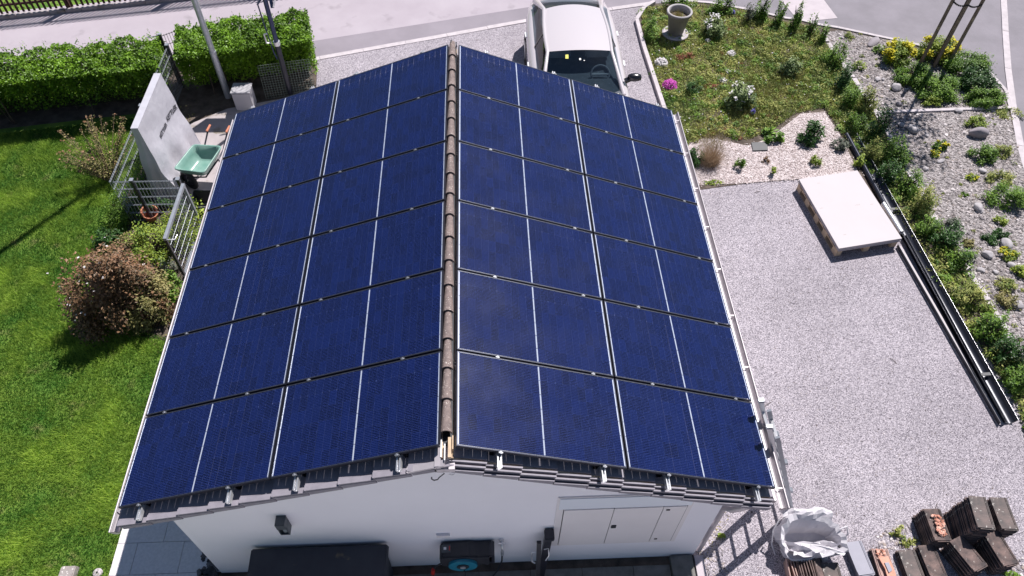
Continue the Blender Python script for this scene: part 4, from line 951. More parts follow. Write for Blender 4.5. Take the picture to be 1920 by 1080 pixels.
# vignettes on the glass
def on_ws(u,f,dz=.006):
    y = lerp(YA0,YA1,f)-.16*(1-u*u)*(1-f)-.06*(1-u*u)*f; wd = lerp(hw_bot,hw_top,f)
    return Vector((cx+wd*u, y-.004, lerp(.95,roofz(wd*u,YA1)-.004,f)+.03*math.sin(math.pi*f)+dz))
def sticker(u,f,w,h,m,name='sticker'):
    p = [on_ws(u-w,f-h), on_ws(u+w,f-h), on_ws(u+w,f+h), on_ws(u-w,f+h)]
    MB().add(p,[(0,1,2,3)]).build(name,m,t)
sticker(-.42,.86,.045,.045,'yellow_print'); sticker(-.03,.80,.028,.02,'white_print'); sticker(.09,.77,.02,.008,'white_print')
MB().tube([on_ws(u,.02,.02)+Vector((0,.0,.0)) for u in np.linspace(-.9,.9,11)],.02,6).build('wiper_cowl','car_trim',t)

# ================================================================== GARDEN WEST OF THE GARAGE
t = thing('table_tennis_cover', 'tall grey weather cover over a folded table tennis table on the path', 'table cover', (-5.1,1.2,0))
y0,y1 = .46,1.90; X0,X1 = -5.18,-5.07
def cov(v,u,sd):
    z = 1.58*(1-v); y = lerp(y0,y1,u); 
    base = (X0 if sd<0 else X1); sp = (.10*v + .10*v*v) if sd<0 else (.06*v+.12*v*v)
    w = .030*math.sin(u*9+v*7+sd*2)*v + .012*abs(math.sin(u*23+v*11)) + .016*math.sin(u*5-v*13)+.018*math.sin(u*17-v*3)*v + .03*v*math.sin(u*11+2*v)
    return (base + sd*(sp+ w*v**.5), y + (-.05 if u<.01 else (.03 if u>.99 else 0))*v + .01*math.sin(v*9), z)
for sd in (-1,1):
    mb = MB(); g_ = [[cov(v,u,sd) for u in np.linspace(0,1,25)] for v in np.linspace(0,1,19)]
    mb.grid(g_ if sd<0 else g_[::-1]); mb.build('side_cloth','tarp',t)
for u in (0,1):
    mb = MB(); g_ = []
    for v in np.linspace(0,1,19):
        a = Vector(cov(v,u,-1)); b = Vector(cov(v,u,1)); g_.append([tuple(a.lerp(b,f)+Vector((0,(-1 if u==0 else 1)*(.03*v*math.sin(f*3.14)+.02*v*math.sin(f*12+v*6)),0))) for f in np.linspace(0,1,9)])
    mb.grid(g_ if u==1 else g_[::-1]); mb.build('end_cloth','tarp',t)
MB().box(X0-.004,X1+.004,y0-.004,y1+.004,1.575,1.588).build('top_strip','tarp',t,bevel=.004)
def cov_pt(v,u,off=.012): 
    p = Vector(cov(v,u,1)); return p+Vector((off,0,off*.3))
def cov_text(txt,size,v,u,spin):
    # the print follows the cloth: every letter vertex is laid on the cover's surface
    c_ = bpy.data.curves.new('lettering','FONT'); c_.body = txt; c_.size = size; c_.offset = .003; c_.align_x='CENTER'; c_.align_y='CENTER'
    o_ = bpy.data.objects.new('lettering',c_); COL.objects.link(o_); dg = bpy.context.evaluated_depsgraph_get()
    me = bpy.data.meshes.new_from_object(o_.evaluated_get(dg)); bpy.data.objects.remove(o_); me.materials.clear(); me.materials.append(MAT['print_black'])
    bm = bmesh.new(); bm.from_mesh(me); bmesh.ops.triangulate(bm, faces=bm.faces); bmesh.ops.subdivide_edges(bm, edges=[e for e in bm.edges if e.calc_length() > .03], cuts=2)
    for q_ in bm.verts:
        x_ = q_.co.x*math.cos(spin)-q_.co.y*math.sin(spin); y_ = q_.co.x*math.sin(spin)+q_.co.y*math.cos(spin)
        q_.co = cov_pt(v-y_/1.62, u+x_/1.44, .009) - Vector(t['_o'])
    bm.to_mesh(me); bm.free(); link('lettering', me, t)
cov_text('KETTLER',.125,.385,.80,math.radians(-10)); cov_text('KETTLER',.095,.36,.44,math.radians(-2))

# double-rod mesh fence round the path corner
def mesh_fence(name,label,a,b,h,posts,rodz,vs=.055,gate=False):
    a=Vector(a); b=Vector(b); t=thing(name,label,'gate' if gate else 'fence',a); d=(b-a); L=d.length; u=d.normalized(); s=Vector((-u.y,u.x,0))
    for z in rodz:
        for k in (-1,1): 
            MB().tube([a+s*.009*k+Vector((0,0,z)), b+s*.009*k+Vector((0,0,z))],.0045,5).build('rod','fence_grey',t)
    mb=MB(); n=int(L/vs)
    for k in range(n+1):
        p=a+u*(L*k/n); mb.beam(p+Vector((0,0,rodz[0])), p+Vector((0,0,rodz[-1]+.02)),.006)
    mb.build('upright_rods','fence_grey',t)
    for f in posts:
        p=a.lerp(b,f); o=MB().box(p.x-.02,p.x+.02,p.y-.028,p.y+.028,0,h+.02).build('post','black_metal',t)
        MB().box(p.x-.03,p.x+.03,p.y-.036,p.y+.036,h+.021,h+.035).build('post_cap','fence_grey',o)
    return t
rz=[.05,.23,.41,.59,.77,.93]
mesh_fence('mesh_fence','grey double-rod mesh fence running from the covered table towards the street hedge',(-5.62,-.06,0),(-5.62,3.75,0),.95,[.5,.98],rz)
mesh_fence('mesh_fence','grey double-rod mesh fence with two capped posts behind the terracotta pot',(-5.56,-.06,0),(-4.50,-.06,0),.95,[.28,.97],rz)
t=thing('garden_gate','open grey metal mesh gate beside the left eave of the garage','gate',(-4.43,-.75,0))
gy0,gy1,gx=-1.34,-.15,-4.43
MB().box(gx-.025,gx+.025,gy0,gy1,.91,.96).build('top_rail','fence_grey',t); MB().box(gx-.02,gx+.02,gy0,gy1,.05,.09).build('bottom_rail','fence_grey',t)
for y in (gy0,gy1-.04): MB().box(gx-.02,gx+.02,y,y+.04,.09,.909).build('stile','black_metal' if y==gy0 else 'fence_grey',t)
for z in (.24,.40,.56,.74): MB().tube([(gx,gy0+.04,z),(gx,gy1-.04,z)],.005,6).build('rod','galvanised',t)
mb=MB()
for k in range(21): mb.beam((gx,gy0+.06+k*.052,.09),(gx,gy0+.06+k*.052,.91),.005)
mb.build('upright_rods','fence_grey',t)
MB().tube([(gx+.02,gy0+.03,.90),(gx+.13,gy0+.03,.90),(gx+.14,gy0+.13,.90)],.011,6).build('handle','alu',t)
t=thing('garden_gate','narrow black mesh gate between the two street hedges','gate',(-5.75,3.9,0))
MB().box(-5.75,-5.71,3.78,3.82,0,1.12).build('post','black_metal',t); MB().box(-5.76,-5.70,3.77,3.83,1.12,1.135).build('post_cap','galvanised',t)
for z in (.08,.28,.48,.68,.88,1.08): MB().tube([(-5.71,3.80,z),(-5.46,3.98,z)],.006,5).build('rod','black_metal',t)
mb=MB()
for k in range(7): mb.beam((-5.71+.25*k/6,3.80+.18*k/6,.05),(-5.71+.25*k/6,3.80+.18*k/6,1.10),.006)
mb.build('upright_rods','black_metal',t); MB().tube([(-5.73,3.80,1.10),(-5.95,3.72,1.10)],.008,5).build('top_rod','fence_grey',t)

# wheelbarrow
t=thing('wheelbarrow','green wheelbarrow with a water-stained tray on the path beside the garage','wheelbarrow',(-4.5,.8,0))
q=[G(326,316,.60),G(382,323,.60),G(415,274,.60),G(362,271,.60)]   # rim corners: near left, near right, far right, far left
cn=sum(q,Vector())/4
def ringq(f,z,corner):
    pts=[]; P4=[cn+(p-cn)*f for p in q]
    for i in range(4):
        a_,b_,c_=P4[i-1],P4[i],P4[(i+1)%4]; u1=(a_-b_).normalized(); u2=(c_-b_).normalized()
        for k in range(5):
            w=k/4; p=b_+u1*corner*(1-w)**2+u2*corner*w**2; pts.append((p.x,p.y,z))
    return pts
mb=MB(); mb.grid([ringq(1.04,.585,.07),ringq(1.03,.602,.07),ringq(.96,.598,.07),ringq(.86,.50,.08),ringq(.62,.40,.09),ringq(.50,.385,.09)],close=True); r_=ringq(.50,.385,.09); mb.add(r_,[tuple(range(20))]); mb.build('tray','green_tray',t)
mb=MB(); mb.grid([ringq(1.04,.583,.07),ringq(.88,.48,.08),ringq(.64,.385,.09),ringq(.51,.375,.09)],close=True); mb.build('tray_underside','green_tray',t)
wc=Vector((-4.70,.50,.20)); ax_=Vector((.60,.80,0)).normalized(); fw=Vector((-ax_.y,ax_.x,0))
wc=G(362,352,.0)+Vector((0,0,.20)); rows=[]
for a in np.linspace(0,2*math.pi,25)[:-1]:
    cdir=fw*math.cos(a)+Vector((0,0,math.sin(a))); cc=wc+cdir*.155
    rows.append([tuple(cc+cdir*.045*math.cos(b_)+ax_*.042*math.sin(b_)) for b_ in np.linspace(0,2*math.pi,11)[:-1]])
rows.append(rows[0]); mb=MB(); mb.grid(rows,close=True); wo=mb.build('wheel','rubber',t)
MB().tube([wc-ax_*.03,wc+ax_*.03],.105,16).build('rim','black_metal',wo); MB().tube([wc-ax_*.07,wc+ax_*.07],.014,8).build('axle','alu',wo)
hd=(q[2]-q[1]).normalized()
for sgn,qa,qb in ((-1,q[0],q[3]),(1,q[1],q[2])):
    a_=cn+(qa-cn)*.62; b_=cn+(qb-cn)*.7
    MB().tube([wc+ax_*sgn*.07,Vector((a_.x,a_.y,.36)),Vector((b_.x,b_.y,.38)),Vector((b_.x,b_.y,.40))+hd*.22,Vector((b_.x,b_.y,.58))+hd*.5],.015,8).build('handle_tube','black_metal',t)
    MB().tube([Vector((b_.x,b_.y,.60))+hd*.47,Vector((b_.x,b_.y,.62))+hd*.62],.02,8).build('grip','terracotta',t)
    MB().tube([Vector((b_.x,b_.y,.38)),Vector((b_.x,b_.y,.0))+hd*.05],.013,8).build('leg','black_metal',t)
t=thing('tub','black square plastic tub standing open below the wheelbarrow','tub',G(385,390))
c0=G(384,392,0); x,y=c0.x,c0.y
mb=MB(); P0=[(x-.12,y-.18,.002),(x+.12,y-.18,.002),(x+.12,y+.16,.002),(x-.12,y+.16,.002)]; P1=[(x-.16,y-.22,.26),(x+.16,y-.22,.26),(x+.16,y+.20,.26),(x-.16,y+.20,.26)]
P2=[(a*.92+x*.08,b*.92+y*.08,.26) for a,b,c in P1]; P3=[(a*.86+x*.14,b*.86+y*.14,.012) for a,b,c in P0]
mb.grid([P0,P1,P2,P3],smooth=False,close=True); mb.add(P3,[(0,1,2,3)]); mb.build('tub_shell','black_plastic',t); 
mb=MB(); P4=[(a,b,.262) for a,b,c in P1]; P5=[(a*.95+x*.05,b*.95+y*.05,.268) for a,b,c in P1]; mb.grid([P4,P5],smooth=False,close=True); mb.build('rim','grey_metal',t)
t=thing('terracotta_pot','empty orange terracotta pot lying tilted behind the mesh fence post','flower pot',G(285,412))
c0=G(285,408,.0); mb=MB(); mb.lathe((0,0,0),[(.001,.0),(.085,0),(.13,.22),(.138,.22),(.138,.245),(.122,.245),(.118,.215),(.078,.02),(.001,.02)],24); o=mb.build('pot','terracotta',t,off=(0,0,0)); o.location=(0,0,.03); o.rotation_euler=(math.radians(14),math.radians(16),0)
t=thing('meter_box','small pale grey box standing on the path in front of the hedge','box',G(458,205))
a_=G(446,208,0); x0,y0_=a_.x,a_.y
MB().box(x0-.02,x0+.32,y0_,y0_+.30,0,.40).build('body','white_plastic',t,bevel=.012); MB().box(x0-.035,x0+.335,y0_-.015,y0_+.315,.401,.43).build('lid','white_plastic',t,bevel=.01)
MB().box(x0+.10,x0+.17,y0_+.20,y0_+.25,.4305,.436).build('lid_latch','grey_metal',t)
t=thing('street_pole','galvanised round street pole rising out of the right-hand street hedge','pole',(-4.66,3.33,0))
MB().tube([(-4.66,3.33,0),(-4.66,3.33,9.6)],.055,16).build('shaft','galvanised',t); MB().tube([(-4.66,3.33,0),(-4.66,3.33,1.05)],.062,16).build('base_sleeve','galvanised',t)
# basketball stand
t=thing('basketball_stand','dark blue basketball stand with a crank rod beside the hedge','basketball stand',(-3.44,3.38,0))
p0=Vector((-3.44,3.38,0))
MB().tube([p0,p0+Vector((0,0,1.15))],.05,14).build('lower_pole','black_metal',t); MB().tube([p0+Vector((0,0,1.15)),p0+Vector((0,0,3.0))],.042,14).build('upper_pole','dark_blue_metal',t)
MB().tube([p0+Vector((0,0,1.13)),p0+Vector((0,0,1.21))],.062,14).build('clamp_ring','alu',t)
MB().tube([p0+Vector((-.16,.02,1.96)),p0+Vector((-.13,0,1.45)),p0+Vector((-.10,0,.95)),p0+Vector((-.07,0,.82))],.014,6).build('crank_rod','dark_blue_metal',t)
MB().tube([p0+Vector((-.10,0,1.18)),p0+Vector((-.19,0,1.17)),p0+Vector((-.19,0,1.36)),p0+Vector((-.12,0,1.37))],.017,6).build('crank_handle','alu',t)
MB().beam(p0+Vector((-.16,.02,1.95)),p0+Vector((.14,-.02,2.30)),.05,.03).build('strut','dark_blue_metal',t)
MB().beam(p0+Vector((.10,-.02,1.90)),p0+Vector((.02,.35,2.9)),.06,.03).build('strut','dark_blue_metal',t)
MB().beam(p0+Vector((.12,-.02,1.92)),p0+Vector((.30,.02,2.35)),.035,.03).build('strut','alu',t)
MB().box(p0.x-.5,p0.x+.6,p0.y+.62,p0.y+.66,2.55,3.25).build('backboard','white_plastic',t)
hc=p0+Vector((.08,.90,2.62)); MB().tube([hc+Vector((.22*math.cos(a),.22*math.sin(a),0)) for a in np.linspace(0,2*math.pi,25)],.009,6,cap=False).build('hoop','red_plastic',t)
mb=MB()
for k in range(12):
    for s_ in (1,-1):
        mb.tube([hc+Vector(((.22-.10*f)*math.cos(2*math.pi*k/12+s_*f*.8),(.22-.10*f)*math.sin(2*math.pi*k/12+s_*f*.8),-.42*f)) for f in np.linspace(0,1,6)],.0035,4,cap=False)
mb.build('net','twig',t)
# green wire grid standing before the hedge
t=thing('wire_grid','square-mesh wire grid standing behind the basketball stand in front of the hedge','wire mesh',(-3.4,3.25,0))
ga,gb=Vector((-3.90,3.25,0)),Vector((-2.95,3.45,0)); 
for k in range(20): MB().beam(ga.lerp(gb,k/19),ga.lerp(gb,k/19)+Vector((0,.06,.72)),.0045).build('wire','wire_green',t)
for k in range(15): MB().beam(ga+Vector((0,.06*k/14,.72*k/14+.005)),gb+Vector((0,.06*k/14,.72*k/14+.005)),.0045).build('wire','wire_green',t)

# hedges
def hedge(name,label,a,b,w,h,leaf,n,seed):
    """a leafy slab from a to b (near edge), w deep"""
    a=Vector(a); b=Vector(b); t=thing(name,label,'hedge',(a+b)/2); d=b-a; L=d.length; u=d.normalized(); s=Vector((-u.y,u.x,0)); r=np.random.default_rng(seed)
    m=int(n*.5); U=r.uniform(0,1,n); Vv=r.uniform(0,1,n); Z=np.zeros(n); top=np.arange(n)<m
    bump=lambda U,V: .05*np.sin(U*L*5+V*3)+.04*np.sin(U*L*11+V*9)+.03*np.sin(U*L*23)
    Z[top]=h-np.abs(r.normal(0,.045,m))+bump(U[top],Vv[top]); 
    k=n-m; Z[~top]=r.uniform(.02,1,k)**.42*h*.98; face=r.uniform(0,1,k); inn=np.abs(r.normal(0,.07,k))
    fv=np.where(face<.72,inn/w,np.where(face<.82,1-inn/w,Vv[~top])); rec=.30*(1-Z[~top]/h)**1.2/w; fv=np.where(face<.72,fv+rec,fv); fu=np.where(face>=.82,np.where(face<.91,inn/L,1-inn/L),U[~top]); Vv[~top]=fv-.06*np.sin(U[~top]*L*7)*.5; U[~top]=fu
    Z[top]-=.10*((np.abs(Vv[top]-.5)*2)**4)+.10*((np.abs(U[top]-.5)*2)**24)
    P=np.array(a[:])[None]+np.outer(U*L,np.array(u[:]))+np.outer(Vv*w,np.array(s[:])); P[:,2]=np.maximum(Z,.04); P+=r.normal(0,.012,P.shape)
    tint=.25+.5*r.uniform(0,1,n)+.25*(vnoise(P,6,seed)-.5)*2
    V,F,T=leaf_arrays(P,.052,.35,None,.55,tint); np_mesh('foliage',V,F,leaf,T,t)
    # shoots sticking out of the top
    q=int(L*26); mb_P=np.array(a[:])[None]+np.outer(r.uniform(0,L,q),np.array(u[:]))+np.outer(r.uniform(.05,1,q)*w,np.array(s[:])); PP=[]
    for p in mb_P:
        hh_=r.uniform(.04,.15); l_=r.normal(0,.02,2)
        for j in range(5): PP.append((p[0]+l_[0]*j/4,p[1]+l_[1]*j/4,h+hh_*j/4))
    V,F,T=leaf_arrays(np.array(PP),.04,.3,None,.5); np_mesh('shoots',V,F,leaf,T,t)
    mb=MB()
    for k in range(int(L*7)):
        f=r.uniform(0,1); g=r.uniform(.15,.85); p=a+d*f+s*w*g; e=p+Vector((r.uniform(-.1,.1),r.uniform(-.1,.1),h*r.uniform(.6,.9))); mb.tube([p,p.lerp(e,.5)+Vector((r.uniform(-.03,.03),0,0)),e],[.014,.010,.005],5)
    mb.build('stem','bark',t)
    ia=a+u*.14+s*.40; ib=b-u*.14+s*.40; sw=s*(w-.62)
    MB().hexa([ia+Vector((0,0,.10)),ib+Vector((0,0,.10)),ib+sw+Vector((0,0,.10)),ia+sw+Vector((0,0,.10))],[v+Vector((0,0,h-.18)) for v in (ia,ib,ib+sw,ia+sw)]).build('inner_twig_shade','hedge_inner_shade',t)  # solid block for the twig mass, its dark colour painting the hedge's inner shade
    return t
hedge('street_hedge','long clipped green hedge along the street in the top left corner',(-13.5,1.62,0),(-5.62,2.90,0),1.08,1.06,'hedge_leaf',62000,3)
hedge('street_hedge','short clipped green hedge block between the mesh gate and the gravel drive',(-5.35,3.17,0),(-2.88,3.66,0),1.14,1.06,'hedge_leaf',30000,4)

# shrubs on the west side
def gb(px,py,z): return G(px,py,z)
def B(px,py,h,*a,**k):
    c=G(px,py,h*.5); return dict(c=(c.x,c.y,0))
# wiry flowering shrub: long stems carrying small clusters
def wiry(name,label,c,h,spread,n,leaf,flower,seed,lean=(0,0)):
    r=random.Random(seed); t=thing(name,label,'shrub',c); mb=MB(); LP=[]; FP=[]
    for k in range(n):
        a=r.uniform(0,6.283); q=spread*r.uniform(.25,1)**.7; top=Vector((c[0]+q*math.cos(a)+lean[0],c[1]+q*math.sin(a)+lean[1],h*r.uniform(.55,1.08)*(1-.25*q/spread))); b0=Vector((c[0]+.06*math.cos(a),c[1]+.06*math.sin(a),0)); mid=b0.lerp(top,.5)+Vector((0,0,h*.12))
        pts=[b0.lerp(mid,f).lerp(mid.lerp(top,f),f) for f in np.linspace(0,1,7)]; mb.tube(pts,[.008,.007,.006,.005,.004,.004,.003],4)
        for j in range(60):
            f=r.uniform(.22,1); p=b0.lerp(mid,f).lerp(mid.lerp(top,f),f); LP.append((p.x+r.gauss(0,.028),p.y+r.gauss(0,.028),p.z+r.gauss(0,.02)))
        for j in range(7): FP.append((top.x+r.gauss(0,.016),top.y+r.gauss(0,.016),top.z+r.gauss(0,.016)))
    mb.build('stem','twig',t); V,F,T=leaf_arrays(np.array(LP),.034,.4,None,.5); np_mesh('foliage',V,F,leaf,T,t); V,F,T=leaf_arrays(np.array(FP),.034,.7,None,.8); np_mesh('flowers',V,F,flower,T,t)
c=G(205,330,.1); wiry('flowering_shrub','wiry shrub with long stems and pale peach flower tips beside the covered table',(c.x,c.y,0),.98,.72,52,'olive_leaf','bronze_leaf',5,(-.12,.32))
def sh(px,py,h,rx,ry,name,label,leaf,**k):
    c=G(px,py,h*.45); return bush(name,label,k.pop('cat','shrub'),(c.x,c.y,0),rx,ry,h,leaf,**k)
sh(225,388,.40,.33,.30,'shrub','small olive-green shrub at the fence corner left of the terracotta pot','mid_leaf',n=2200,size=.032,clumps=18,seed=21)
sh(203,445,.30,.22,.2,'shrub','glossy dark green low shrub on the lawn edge','deep_leaf',n=900,size=.05,clumps=12,seed=22)
sh(283,455,.55,.36,.42,'shrub','lime-green leafy shrub between the pot and the open gate','lime_leaf',n=2600,size=.045,clumps=18,seed=23)
sh(345,415,.45,.35,.55,'shrub','yellow-green shrub growing behind the open metal gate','lime_leaf',n=2600,size=.042,clumps=16,seed=24)
sh(205,545,1.32,.68,.62,'rhododendron','large bronze-leaved rhododendron bush on the lawn','bronze_leaf',n=13500,size=.052,clumps=42,spread=.24,seed=25,stems=14,flower=('white_flower',26,.035,.3))
sh(275,560,.80,.38,.42,'rhododendron','olive-leaved rhododendron bush on the right flank of the large bronze one','olive_leaf',n=3600,size=.05,clumps=24,spread=.24,seed=26,stems=8)
sh(240,462,.35,.36,.22,'shrub','straw-green low shrub between the bronze rhododendron and the lime shrub','olive_leaf',n=1500,size=.035,clumps=16,seed=27)
sh(322,540,.38,.22,.26,'shrub','bright green shrub close to the left gutter','mid_leaf',n=1600,size=.05,clumps=12,seed=28)
sh(322,505,.35,.14,.16,'shrub','grey-green small shrub near the foot of the open gate','grey_leaf',n=500,size=.03,clumps=8,seed=29)
c=(-5.42,1.0,0); bush('climber','dense dark climbing shrub along the mesh fence behind the covered table','shrub',c,.20,1.15,.85,'mid_leaf',n=4200,size=.038,clumps=40,spread=.22,seed=31,stems=10)
c=(-5.35,-.02,0); bush('shrub','dark leafy shrub low behind the two-post mesh fence','shrub',(-5.15,.12,0),.45,.16,.4,'deep_leaf',n=1500,size=.038,clumps=16,spread=.25,seed=32,stems=5)
# tufts
def tuft(name,label,cat,c,r_,h,m,n,w=.006,lean=.7,seed=0,group=None):
    t=thing(name,label,cat,(c[0],c[1],0),group); P=np.array([c[0],c[1],.01])[None]+np.concatenate([rng.normal(0,r_*.4,(n,2)),np.zeros((n,1))],1)
    V,F,T=blade_arrays(P,h,w,lean); np_mesh('blades',V,F,m,T,t); return t
c=G(318,585,.05); tuft('dry_grass_tuft','rust-brown dry grass tuft under the left gutter','grass tuft',c,.10,.17,'bronze_leaf',420,.007,.9)
# lawn grass, soil litter
P=fill([(-8.6,-6.5),(-4.28,-6.5),(-4.28,-5.4),(-4.28,-4.6),(-4.3,-3.4),(-4.4,-2.5),(-5.2,-2.25),(-5.75,-1.5),(-5.6,-.4),(-5.9,.6),(-5.8,1.6),(-5.75,2.8),(-9.4,2.2)],480000,.0)
vn=vnoise(P,1.6,1)*.45+vnoise(P,4.5,2)*.35+vnoise(P,11,3)*.2; keep=rng.uniform(0,1,len(P))<(.45+.9*vn); P=P[keep]; vn=vn[keep]
tint=np.clip((vn-.5)*1.7+.36+.62*(rng.uniform(0,1,len(P))-.5),0,1)
V,F,T=blade_arrays(P,.045*(.6+1.1*vn[:,]),.0075,.8,tint); o=np_mesh('grass',V,F,'grass_blade',T); stuff(o,'short green lawn grass left of the garage','grass')
P=fill([(-6.0,-2.5),(-4.3,-2.8),(-4.3,-.2),(-5.1,.1),(-5.2,3.2),(-6.2,2.8),(-5.9,.6),(-5.6,-.4)],1500,.0); V,F,T=leaf_arrays(P+np.array([0,0,.012]),.04,.9,None,.5); o=np_mesh('leaf_litter',V,F,'olive_leaf',T); stuff(o,'dry leaves on the soil under the shrubs','leaf litter')
# things on the lawn at the frame's bottom left
t=thing('stone_slab','weathered upright stone slab with pale lichen standing in the lawn','stone',(-4.78,-5.95,0))
a_=G(127,1079,.0); MB().hexa([(-4.86,-6.35,0),(-4.66,-6.35,0),(-4.66,-5.86,0),(-4.86,-5.86,0)],[(-4.85,-6.33,.10),(-4.66,-6.33,.10),(-4.67,-5.88,.10),(-4.84,-5.88,.10)]).build('slab_body','lichen_stone',t,bevel=.012)
t=thing('ground_cap','small round white ground cap with a dark centre in the lawn edge','cap',(-4.42,-5.95,0))
MB().lathe((-4.42,-5.95,0),[(.055,0),(.055,.03),(.048,.038),(.001,.038)],20).build('cap_disc','pale_concrete',t); MB().lathe((-4.42,-5.95,.0382),[(.012,0),(.012,.004),(.001,.004)],10).build('screw','black_metal',t)

# picket fence across the street
t=thing('picket_fence','brown wooden picket fence on a low stone edging across the street','fence',(-8.5,6.4,0))
fa,fb=Vector((-14.2,5.55,0)),Vector((-2.0,7.78,0)); fd=fb-fa; L=fd.length; u=fd.normalized(); s=Vector((-u.y,u.x,0))
fa=fa-s*.02; n=int(L/.112)
for k in range(n):
    p=fa+u*(k*.112)+Vector((0,0,.10)); hh=.98+rng.uniform(-.01,.01); w=.024
    MB().hexa([p-u*w-s*.006,p+u*w-s*.006,p+u*w+s*.006,p-u*w+s*.006],[v+Vector((0,0,hh)) for v in (p-u*w-s*.006,p+u*w-s*.006,p+u*w+s*.006,p-u*w+s*.006)]).build('picket','picket_wood',t)
for z in (.28,.86): MB().beam(fa+s*.03+Vector((0,0,z)),fa+u*L+s*.03+Vector((0,0,z)),.03,.045).build('rail','picket_wood',t)
for k in range(6):
    p=fa+u*(k*2.3+.9)+s*.09; MB().beam(p,p+Vector((0,0,1.0)),.09,.09).build('post','picket_wood',t)
mb_e=thing('fence_edging',None,None,fa[:]); mb_e['kind']='structure'
for k in range(int(L/.34)):
    p=fa+u*(k*.34)-s*.03; j=rng.uniform(-.015,.015); MB().hexa([p-s*.05,p+u*.325-s*.05,p+u*.325+s*.05,p+s*.05],[v+Vector((0,0,.085+j)) for v in (p-s*.045,p+u*.32-s*.045,p+u*.32+s*.045,p+s*.045)]).build('edging_stone','path_concrete',mb_e)
P=np.concatenate([fill([(-14,5.9),(-2,8.0),(-2,9.2),(-14,7.2)],5200,.02)]); V,F,T=leaf_arrays(P+np.array([0,0,.05])*rng.uniform(0,2,(len(P),1)),.06,.4,None,.5); o=np_mesh('ground_cover',V,F,'mid_leaf',T); stuff(o,'mixed green ground cover behind the picket fence','ground cover')
P=fill([(-14,5.50),(-2,7.62),(-2,7.9),(-14,5.7)],1500,.0); P=P[vnoise(P,2.2,9)>.5]; V,F,T=leaf_arrays(P+np.array([0,0,.03]),.05,.5,None,.5); o=np_mesh('kerb_weeds',V,F,'mid_leaf',T); stuff(o,'weeds along the foot of the picket fence','weeds')

# ================================================================== FRONT GARDEN ON THE RIGHT
def pp(l): return [tuple(G(*p)[:2]) for p in l]
meadow=pp([(1200,20),(1215,110),(1245,215),(1255,300),(1290,270),(1345,255),(1400,265),(1450,245),(1490,215),(1545,205),(1575,250),(1630,330),(1680,300),(1630,205),(1560,100),(1530,55),(1460,42),(1380,20),(1300,8)])
P=fill(meadow,52000,.022); vn=vnoise(P,2.0,12)*.5+vnoise(P,5,13)*.5; keep=rng.uniform(0,1,len(P))<(.25+1.25*vn); P=P[keep]; vn=vn[keep]
tint=np.clip(1.25-1.5*vn+.3*(rng.uniform(0,1,len(P))-.5),0,1)
V,F,T=leaf_arrays(P+np.array([0,0,1])*rng.uniform(0,.055,(len(P),1)),.042,.45,None,.42,tint); o=np_mesh('ground_cover',V,F,'weed_leaf',T); stuff(o,'mixed green and yellowish ground cover in the front garden','ground cover')
P=fill(meadow,90000,.022); vn=vnoise(P,1.7,15); keep=rng.uniform(0,1,len(P))<.15+1.1*vn; P=P[keep]; V,F,T=blade_arrays(P,.075,.007,.8,np.clip(1.1-vn[keep]*1.1+.25*rng.normal(size=len(P)),0,1)); o=np_mesh('meadow_grass',V,F,'weed_leaf',T); stuff(o,'thin meadow grass between the garden plants','grass')
P=fill(meadow,500,.03); P=P[rng.uniform(0,1,len(P))<vnoise(P,1.2,22)]; V,F,T=leaf_arrays(P+np.array([0,0,.06]),.028,1.5,None,.9); o=np_mesh('daisies',V,F,'white_flower',T); stuff(o,'tiny white flowers scattered over the front garden','flowers')
for px,py,r_,n in ((1440,170,.34,1500),(1405,205,.28,1300),(1480,150,.22,900),(1330,265,.2,700)):
    c=G(px,py); P=np.array([c.x,c.y,.02])[None]+np.concatenate([rng.normal(0,r_,(n,1)),rng.normal(0,r_,(n,1)),np.zeros((n,1))],1); V,F,T=blade_arrays(P,.11,.006,.8); o=np_mesh('dry_grass',V,F,'dry_straw',T); stuff(o,'dry straw-coloured grass patch in the front garden','dry grass')
strip=pp([(1540,200),(1600,250),(1690,420),(1760,540),(1840,660),(1905,770),(1925,830),(1960,830),(1925,700),(1850,575),(1790,478),(1740,400),(1690,320),(1640,225),(1560,110),(1530,110)])
# leafy clumps through the meadow, the strip and the stony bed
def clumps(name,label,poly,k,leaf,rmin,rmax,hgt,per,size,thr=0,seed=0,kind='ground cover'):
    C_=fill(poly,k,.02)
    if thr: C_=C_[vnoise(C_,1.4,seed)>thr]
    n=len(C_); R_=rng.uniform(rmin,rmax,n); i=rng.integers(0,n,n*per); q=unit(rng.normal(size=(n*per,3))); q[:,2]=np.abs(q[:,2]); P=C_[i]+q*R_[i][:,None]*rng.uniform(.5,1,(n*per,1))*np.array([1,1,hgt]); P[:,2]+=.01
    V,F,T=leaf_arrays(P,size,.45,q*.7,.45,.5*rng.uniform(0,1,n*per)+.5*rng.uniform(0,1,n)[i]); o=np_mesh(name,V,F,leaf,T); stuff(o,label,kind)
clumps('leafy_weeds','clumps of broad green weeds in the front garden meadow',meadow,420,'mid_leaf',.04,.12,.9,60,.045)
clumps('yellowish_weeds','clumps of yellow-green weeds in the front garden meadow',meadow,520,'weed_leaf',.04,.13,.8,60,.045)
clumps('lime_weeds','clumps of lime-green weeds in the front garden meadow',meadow,130,'lime_leaf',.03,.08,1.0,50,.045)
clumps('reddish_weeds','small reddish weed clumps in the front garden meadow',meadow,70,'red_leaf',.03,.08,.6,40,.03)
clumps('rock_weeds','small weeds between the river stones',rock_poly,150,'weed_leaf',.02,.07,.7,30,.032)
clumps('strip_weeds','lush weed clumps along the gutters and the slanting hedge row',strip,330,'weed_leaf',.05,.14,1.0,60,.042)
